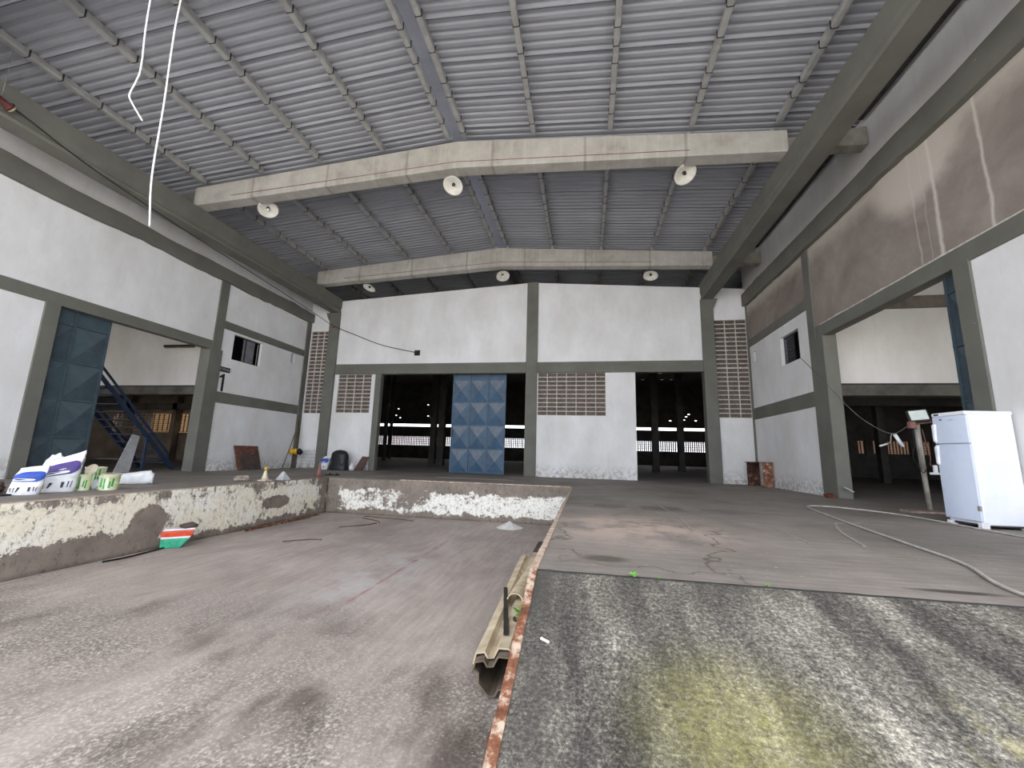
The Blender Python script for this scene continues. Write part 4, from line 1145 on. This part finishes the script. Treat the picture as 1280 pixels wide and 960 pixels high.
# folded white sheet bag, lying
mb = MB(); n = 26
for i in range(n + 1):
    f = i / n
    for k in range(20):
        a = 2 * PI * k / 20; ca = math.copysign(abs(math.cos(a)) ** .5, math.cos(a)); sa = math.copysign(abs(math.sin(a)) ** .6, math.sin(a))
        h = (.09 + .06 * f) * (1 if f < .93 else .8); w = .16
        p = Vector((-.40 + .78 * f, w * ca, h + h * sa)); p += noise.noise_vector(p * 8) * .014; p.z = max(p.z, 0)
        mb.v.append(tuple(p))
for i in range(n):
    for k in range(20): mb.f.append((i * 20 + k, i * 20 + (k + 1) % 20, i * 20 + 20 + (k + 1) % 20, i * 20 + 20 + k))
mb.f += [tuple(range(20)), tuple(range(n * 20, n * 20 + 20))]; mb.smooth = True
o = mb.build('folded_tarpaulin', PLAST, label='folded white plastic sheet lying right of the green cans', cat='tarpaulin', origin=(0, 0, 0))
o.location = (-9.47, 7.3, 0); o.rotation_euler = (0, 0, math.radians(48))

# green paint cans
def can(lab, loc, r, h, lid=None, inside=True):
    t = thing('paint_can', lab, 'paint can', loc)
    MB().lathe([(r * .86, 0), (r * .88, .012), (r, h * .95), (r * 1.04, h * .96), (r * 1.04, h), (r * .97, h), (r * .95, h * .5), (r * .85, .02)], n=32, sq=.8).build('can_body', LIME, t, local=True)
    random.seed(int(h * 1000) + int(loc[0] * -50))
    for k in range(9):
        a0 = -PI * .95 + k * .33; a1 = a0 + .25; mb = MB(); zt = h * random.uniform(.6, .92); zb = h * random.uniform(.08, .3)
        for z, s_ in ((zb, 0), (zt, .12)):
            rr = r * (.88 + .12 * z / h) * 1.012
            for a in (a0 + s_, (a0 + a1) / 2 + s_, a1 + s_ * .3):
                ca, sa = math.cos(a), math.sin(a)
                mb.v.append((rr * math.copysign(abs(ca) ** .8, ca), rr * math.copysign(abs(sa) ** .8, sa), z))
        mb.f += [(0, 1, 4, 3), (1, 2, 5, 4)]
        mb.build('printed_stripe', GRNP if k % 3 else PLAST, t, local=True, solid=.002)
    MB().lathe([(.0, h * .55), (r * .93, h * .56)], n=32, sq=.8, cap=False).build('can_contents', DKBOARD, t, local=True)
    if lid:
        mb = MB().lathe([(r * .55, -.005), (r * 1.0, -.005), (r * 1.03, .01), (r, .02), (r * .55, .008)], n=32, cap=False)
        mb.add(*[(lambda q: (q.v, q.f))(MB().lathe([(0.001, 0), (r * .55, 0)], n=32, cap=False))][0])
        mb.xf(Matrix.Translation(lid[0]) @ Matrix.Rotation(lid[1], 4, 'X') @ Matrix.Rotation(lid[2], 4, 'Y')); mb.build('can_lid', CREAM, t, local=True)
    return t
can('open green paint can with its lid tipped up, right of the tall sack', (-8.84, 6.05, 0), .10, .28, ((.02, .08, .36), 1.1, .2))
can('squat green and lime can in front of the folded white sheet', (-8.62, 6.30, 0), .14, .26, ((0, .02, .272), .06, .05))
can('dim open can standing behind the green cans', (-9.75, 6.85, 0), .15, .36)
crumple('paper_bag', 'small crumpled white bag wedged between the two green cans', 'bag', (-8.88, 6.28, 0), .09, PLAST, 9, (.7, .5, 1.2))
# rusty lump and flat dark tray at far left
crumple('brown_rag', 'brownish rag heap on the platform left of the sacks', 'rag', (-9.5, 5.2, 0), .2, BROWN, 2, (1.3, .8, .6))
mb = MB().bbox(-9.5, -8.75, 4.95, 5.08, 0, .03, .005); mb.build('metal_strip', DKMETAL, label='flat dark metal strip in front of the smaller sack', cat='metal strip')

# ------------------------------------------------------------------ small things on the platform
def cone(lab, x, y, r, h, mat, tipmat=None):
    t = thing('traffic_cone', lab, 'cone', (x, y, 0))
    MB().bbox(-r, r, -r, r, 0, .025, .006).build('cone_base', mat, t, local=True)
    MB().lathe([(r * .75, .025), (r * .5, h * .4), (r * .2, h)], n=18).build('cone_body', mat, t, local=True)
    if tipmat: MB().lathe([(r * .18, h * .98), (r * .38, h * 1.04), (r * .42, h * 1.16), (r * .3, h * 1.26), (.002, h * 1.3)], n=18).build('cone_knob', tipmat, t, local=True)
cone('faded red traffic cone at the inner corner of the pit', -7.95, 11.45, .12, .44, RED)
cone('cream cone-shaped jug with a yellow ball top on the pit edge', -8.12, 9.5, .12, .27, CREAM, YELLOW)
mb = MB(); mb.add([(-8.12, 9.85, 0), (-7.86, 9.8, 0), (-7.82, 10.1, 0), (-8.08, 10.12, 0), (-7.99, 9.95, .24), (-7.93, 9.97, .22)], [(0, 1, 5, 4), (1, 2, 5), (2, 3, 4, 5), (3, 0, 4), (3, 2, 1, 0)])
mb.build('plaster_scrap', GREYB, label='small grey tent-shaped scrap on the pit edge', cat='scrap', bevel=.02)
crumple('rubble_lump', 'pale flat rubble lump left of the cream jug', 'rubble', (-8.5, 9.2, 0), .16, STONE, 6, (1.3, 1, .5))
for i, (x, y) in enumerate(((-8.32, 12.5), (-8.08, 12.52))):
    t = thing('sandal', f'{("left", "right")[i]} dark sandal of the pair near the pit corner', 'sandal', (x, y, 0), .9, 'dark sandals by the pit corner')
    mb = MB().lathe([(.06, 0), (.062, .02), (.055, .024)], n=18); mb.v = [(a * 2.1, b * .85, c) for a, b, c in mb.v]; mb.build('sole', BLACK, t, local=True)
    mb = MB().tube([(.02, -.05, .02), (.05, -.03, .06), (.05, .03, .06), (.02, .05, .02)], .012, 8); mb.build('strap', BLACK, t, local=True)
t = thing('leaning_board', 'reddish brown board frame leaning on the left wall', 'board', (XL + .2, 13.6, 0))
def lean_board(x, y0, y1, h, th, out, nm, mat, t, z0=0):
    mb = MB().add([(x + out, y0, z0), (x + out, y1, z0), (x + .02, y1 - .06, h), (x + .02, y0 - .06, h), (x + out + th, y0, z0), (x + out + th, y1, z0), (x + .02 + th, y1 - .06, h), (x + .02 + th, y0 - .06, h)],
                 [(0, 3, 2, 1), (4, 5, 6, 7), (0, 1, 5, 4), (1, 2, 6, 5), (2, 3, 7, 6), (3, 0, 4, 7)])
    mb.build(nm, mat, t)
lean_board(XL, 13.05, 14.15, .88, .03, .25, 'board_sheet', mat_rust('red_brown_wood', (84, 54, 46), (112, 76, 64), (138, 104, 90), .6), t)
lean_board(XL + .05, 13.22, 14.08, .69, .02, .26, 'board_panel', DKBOARD, t)
for k, (y, z, tp) in enumerate(((15.55, 2.3, 16.15), (15.7, 2.0, 16.2), (15.9, 1.7, 16.25), (15.35, 1.5, 16.0))):
    mb = MB().tube([(XL + .45 - k * .08, y, 0), (XL + .12, tp, z)], .02, 8)
    mb.build('wooden_pole', TIMB, label=f'{("tallest", "second tallest", "second shortest", "shortest")[k]} of the thin poles leaning in the left corner', cat='pole', group='poles in the left corner')
t = thing('feather_duster', 'yellow and black duster head on the poles in the left corner', 'duster', (XL + .35, 15.75, .58))
for x, m_, s_ in ((XL + .28, YELLOW, 1), (XL + .46, YELLOW, 2), (XL + .62, BLACK, 3)):
    mb = MB()
    for j in range(9):
        th = PI * j / 8
        for i in range(14):
            ph = 2 * PI * i / 14; p = Vector((math.sin(th) * math.cos(ph), math.sin(th) * math.sin(ph), math.cos(th)))
            q = p * .12 * (1 + .5 * noise.noise(p * 3 + Vector((s_, 0, 0)))); mb.v.append((x + q.x, 15.75 + q.y, .70 + q.z))
    for j in range(8):
        for i in range(14): mb.f.append((j * 14 + i, j * 14 + (i + 1) % 14, (j + 1) * 14 + (i + 1) % 14, (j + 1) * 14 + i))
    mb.smooth = True; mb.build('duster_tuft', m_, t)
# wire mesh panel
mb = MB()
for i in range(7): mb.tube([(-12.18 + i * .115, YB - .28, 0), (-12.15 + i * .115, YB - .06, .82 - (.1 if i % 3 == 0 else 0))], .005, 5)
for j in range(6): mb.tube([(-12.2, YB - .28 + .22 * j / 6, .04 + j * .14), (-11.47, YB - .28 + .22 * j / 6, .04 + j * .14)], .005, 5)
mb.build('wire_mesh', simple('mesh_grey', srgb(150, 146, 142), srgb(120, 116, 112)), label='small wire mesh panel leaning on the back wall left of the column', cat='wire mesh')
# black plastic bag / sack
mb = MB(); n = 24; m = 30
for j in range(n + 1):
    f = j / n
    w = .40 * (1 - .12 * f) * (1 if f < .72 else math.sqrt(max(1 - ((f - .72) / .28) ** 2, 0)) * .99 + .01); d_ = w * .62
    for i in range(m):
        a = 2 * PI * i / m; p = Vector((w * math.copysign(abs(math.cos(a)) ** .75, math.cos(a)), d_ * math.sin(a), f * .84))
        p += noise.noise_vector(p * 6) * .02; p.z = max(p.z, 0); mb.v.append(tuple(p + Vector((-10.12, 15.85, 0))))
for j in range(n):
    for i in range(m): mb.f.append((j * m + i, j * m + (i + 1) % m, (j + 1) * m + (i + 1) % m, (j + 1) * m + i))
mb.f.append(tuple(range(m))); mb.smooth = True
mb.build('black_bag', simple('black_polythene', srgb(44, 44, 48), srgb(30, 30, 33), 12, .4), label='black stuffed bag standing against the back wall', cat='bag')
s3 = sack('cement_sack', 'white sack with blue print leaning left of the black bag', (-10.85, 15.85, 0), 0, .42, .2, .56, .25, .3, BLUEP, 8, .1)
crumple('small_bag', 'small white bag tucked right of the black bag', 'bag', (-9.63, 16.0, 0), .15, PLAST, 12, (.7, .6, 1.1))
t = thing('leaning_board', 'narrow brown board leaning beside the doorway jamb', 'board', (-9.25, 16.2, 0))
MB().add([(-9.55, 16.0, 0), (-9.14, 16.0, 0), (-9.08, 16.3, .56), (-9.36, 16.3, .58), (-9.55, 16.03, 0), (-9.14, 16.03, 0), (-9.08, 16.33, .56), (-9.36, 16.33, .58)],
         [(0, 1, 2, 3), (4, 7, 6, 5), (0, 4, 5, 1), (1, 5, 6, 2), (2, 6, 7, 3), (3, 7, 4, 0)]).build('board_sheet', BROWN, t)
MB().box(-9.5, -9.2, 16.02, 16.045, .05, .09).build('board_batten', DKBOARD, t)
# rusty panels at right corner
t = thing('rusty_table', 'rusty sheet table with peeling side panels at the right corner of the back wall', 'table', (5.85, 15.6, 0))
def panel(p, q, h, z0=0):
    p = Vector(p); q = Vector(q); dr = (q - p).normalized(); nn = dr.cross(Vector((0, 0, 1))) * .015; mb = MB(); N = 8
    for i in range(N + 1):
        a = p.lerp(q, i / N); e = .02 * noise.noise(Vector((i, p.x, 0)))
        for s_ in (-1, 1):
            mb.v += [tuple(a + nn * s_ + Vector((0, 0, z0 + abs(e)))), tuple(a + nn * s_ + Vector((0, 0, h)))]
    for i in range(N):
        b = i * 4; mb.f += [(b, b + 4, b + 5, b + 1), (b + 2, b + 3, b + 7, b + 6), (b + 1, b + 5, b + 7, b + 3), (b, b + 2, b + 6, b + 4)]
    mb.f += [(0, 1, 3, 2), (N * 4, N * 4 + 2, N * 4 + 3, N * 4 + 1)]
    return mb
panel((5.58, 15.95, 0), (5.98, 15.95, 0), .79).build('side_panel', mat_rust('dark_rust', (44, 28, 22), (86, 58, 46), (150, 124, 108), .6), t)
panel((5.74, 15.05, 0), (6.04, 15.02, 0), .79).build('side_panel', mat_rust('flaking_rust', (82, 50, 36), (132, 92, 72), (186, 160, 142), .58), t)
mb = MB().bbox(5.54, 6.05, 15.0, 16.0, .79, .815, .004).jitter(.008, 5); mb.build('table_top', RUSTY, t)
crumple('brick_fragment', 'reddish brick fragment at the foot of the right doorway column', 'brick', (5.97, 11.75, 0), .12, mat_rust('brick_red', (86, 40, 30), (120, 64, 50), (150, 100, 84), .6), 3, (1, 1.2, .45))
mb = MB(); bar(mb, (6.12, 11.40, .28), (6.3, 11.38, .18), .10, .012)
mb.build('paper_tag', PLAST, label='torn white tag on the right doorway column near the floor', cat='paper')

# pit litter
t = thing('crushed_bucket', 'crushed orange and green paint bag leaning on the left pit wall', 'paint bag', (-7.5, 6.75, PZ))
def shell(z0, z1, x0, x1, x0b, x1b, mat, nm):
    mb = MB()
    mb.add([(x0, -.06, z0), (x1, -.10, z0), (x1, .10, z0), (x0, .06, z0), (x0b, -.07, z1), (x1b, -.12, z1), (x1b, .10, z1), (x0b, .06, z1)],
           [(0, 3, 2, 1), (4, 5, 6, 7), (0, 1, 5, 4), (1, 2, 6, 5), (2, 3, 7, 6), (3, 0, 4, 7)])
    mb.xf(Matrix.Rotation(math.radians(45), 4, 'Z')); mb.build(nm, mat, t, local=True, bevel=.015)
shell(0, .16, -.2, .1, -.21, .22, TEAL, 'bag_base'); shell(.16, .2, -.21, .22, -.21, .24, PLAST, 'bag_stripe'); shell(.2, .30, -.21, .24, -.20, .29, ORANGE, 'bag_band'); shell(.30, .34, -.20, .29, -.16, .3, PLAST, 'bag_mouth')
mb = MB().lathe([(.07, 0), (.12, .03), (.13, .06), (.05, .09)], n=14).jitter(.03, 9); mb.v = [(x + .13, y + .13, z + .33) for x, y, z in mb.v]; mb.build('bag_contents', DKBOARD, t, local=True)
cord('black_cable', [(-7.5, 5.6, PZ + .02), (-7.45, 5.9, PZ + .02), (-7.5, 6.3, PZ + .02), (-7.6, 6.9, PZ + .02)], .014, BLACK, 'short black cable on the pit floor beside the crushed bag', 'cable')
for i, (a, b) in enumerate((((-7.6, 8.6), (-7.52, 11.0)), ((-7.5, 8.4), (-7.44, 10.5)))):
    mb = MB(); bar(mb, (a[0], a[1], PZ + .02), (b[0], b[1], PZ + .02), .05, .04)
    mb.build('steel_rail', RUSTY, label=('longer' if i == 0 else 'shorter') + ' rusty steel strip lying along the foot of the left pit wall', cat='steel strip')
for i, P in enumerate((((-6.1, 10.9), (-5.5, 10.6), (-5.3, 10.35)), ((-6.2, 11.2), (-5.2, 11.1), (-4.6, 10.9)), ((-5.9, 9.5), (-5.5, 9.9), (-5.35, 10.3)), ((-6.0, 7.7), (-5.7, 8.0), (-5.4, 8.1)))):
    cord('twig', [(x, y, PZ + .012) for x, y in P], .011, TIMB, ('forked twig on the pit floor near the back wall', 'straight twig close under the pit back wall', 'short twig pointing at the pit back wall', 'lone thin twig in the middle of the pit floor')[i], 'twig', 6)
# crumbs and chips scattered about: uncountable
random.seed(11); mb = MB()
def chip(x, y, z, s_):
    if (x + 1.95) ** 2 + (y - 10.85) ** 2 < .2 or (x < -7.38 and y > 5.5 and z < -.5): return
    vs = [Vector((random.uniform(-1, 1), random.uniform(-1, 1), random.uniform(0, .8))) * s_ for _ in range(4)]
    mb.add([(x + v.x, y + v.y, z + v.z) for v in vs], [(0, 1, 2), (0, 2, 3), (0, 3, 1), (1, 3, 2)])
for _ in range(260): chip(random.uniform(-7.6, -7.0), random.uniform(4, 11.5), PZ, random.uniform(.006, .022))
for _ in range(200): chip(random.uniform(-7.6, -.6), random.uniform(11.2, 11.5), PZ, random.uniform(.006, .022))
for _ in range(260): chip(random.uniform(-7.3, -.6), random.uniform(2.2, 11.3), PZ, random.uniform(.004, .014))
for _ in range(220): chip(random.uniform(-.3, 4.5), random.uniform(3.3, 10), 0, random.uniform(.004, .012))
for _ in range(160): chip(random.uniform(-12.4, -11.8), random.uniform(12, 16.3), 0, random.uniform(.01, .035))
for _ in range(120): chip(random.uniform(-8.6, -7.8), random.uniform(6, 11), 0, random.uniform(.006, .02))
mb.build('rubble_chips', STONE, kind='stuff', label='pale chips and crumbs scattered over the floors', cat='rubble')

# ------------------------------------------------------------------ daylight
w = bpy.data.worlds.new('overcast'); sc.world = w; w.use_nodes = True
nt = w.node_tree; bg = nt.nodes['Background']
tc = nt.nodes.new('ShaderNodeTexCoord'); sp = nt.nodes.new('ShaderNodeSeparateXYZ'); rp = nt.nodes.new('ShaderNodeValToRGB')
nt.links.new(tc.outputs['Generated'], sp.inputs[0]); nt.links.new(sp.outputs[2], rp.inputs[0])
rp.color_ramp.elements[0].position = 0; rp.color_ramp.elements[0].color = (.80, .86, .95, 1)
rp.color_ramp.elements[1].position = 1; rp.color_ramp.elements[1].color = (1, 1, 1.0, 1)
nt.links.new(rp.outputs[0], bg.inputs[0]); bg.inputs[1].default_value = 1.6

sun = bpy.data.lights.new('hazy_sun', 'SUN'); sun.energy = 6; sun.angle = .35; sun.color = (1, .98, .95)
so = bpy.data.objects.new('hazy_sun', sun); COL.objects.link(so)
so.rotation_euler = Vector((.15, .62, .78)).to_track_quat('Z', 'Y').to_euler()   # high sun over the back of the building, lights the open yard only

# ------------------------------------------------------------------ camera
f_px, yaw, pitch, roll = 511.83, .181015, .16936, -.027933
cy, sy, cp, sp_ = math.cos(yaw), math.sin(yaw), math.cos(pitch), math.sin(pitch)
fwd = Vector((-sy * cp, cy * cp, sp_)); right = Vector((cy, sy, 0)); down = fwd.cross(right)
cr, sr = math.cos(roll), math.sin(roll)
r2 = right * cr + down * sr; d2 = down * cr - right * sr
cam = bpy.data.cameras.new('camera'); cam.sensor_fit = 'HORIZONTAL'; cam.sensor_width = 36; cam.lens = f_px / 1280 * 36
cam.clip_start = .05; cam.clip_end = 500
co = bpy.data.objects.new('camera', cam); COL.objects.link(co)
M = Matrix((r2, -d2, -fwd)).transposed().to_4x4(); M.translation = Vector((0, 0, .85))
co.matrix_world = M; sc.camera = co

sc.view_settings.view_transform = 'Standard'; sc.view_settings.look = 'None'
sc.view_settings.exposure = 1.5; sc.view_settings.gamma = 1; sc.view_settings.use_curve_mapping = False
sc.cycles.max_bounces = 10; sc.cycles.diffuse_bounces = 6
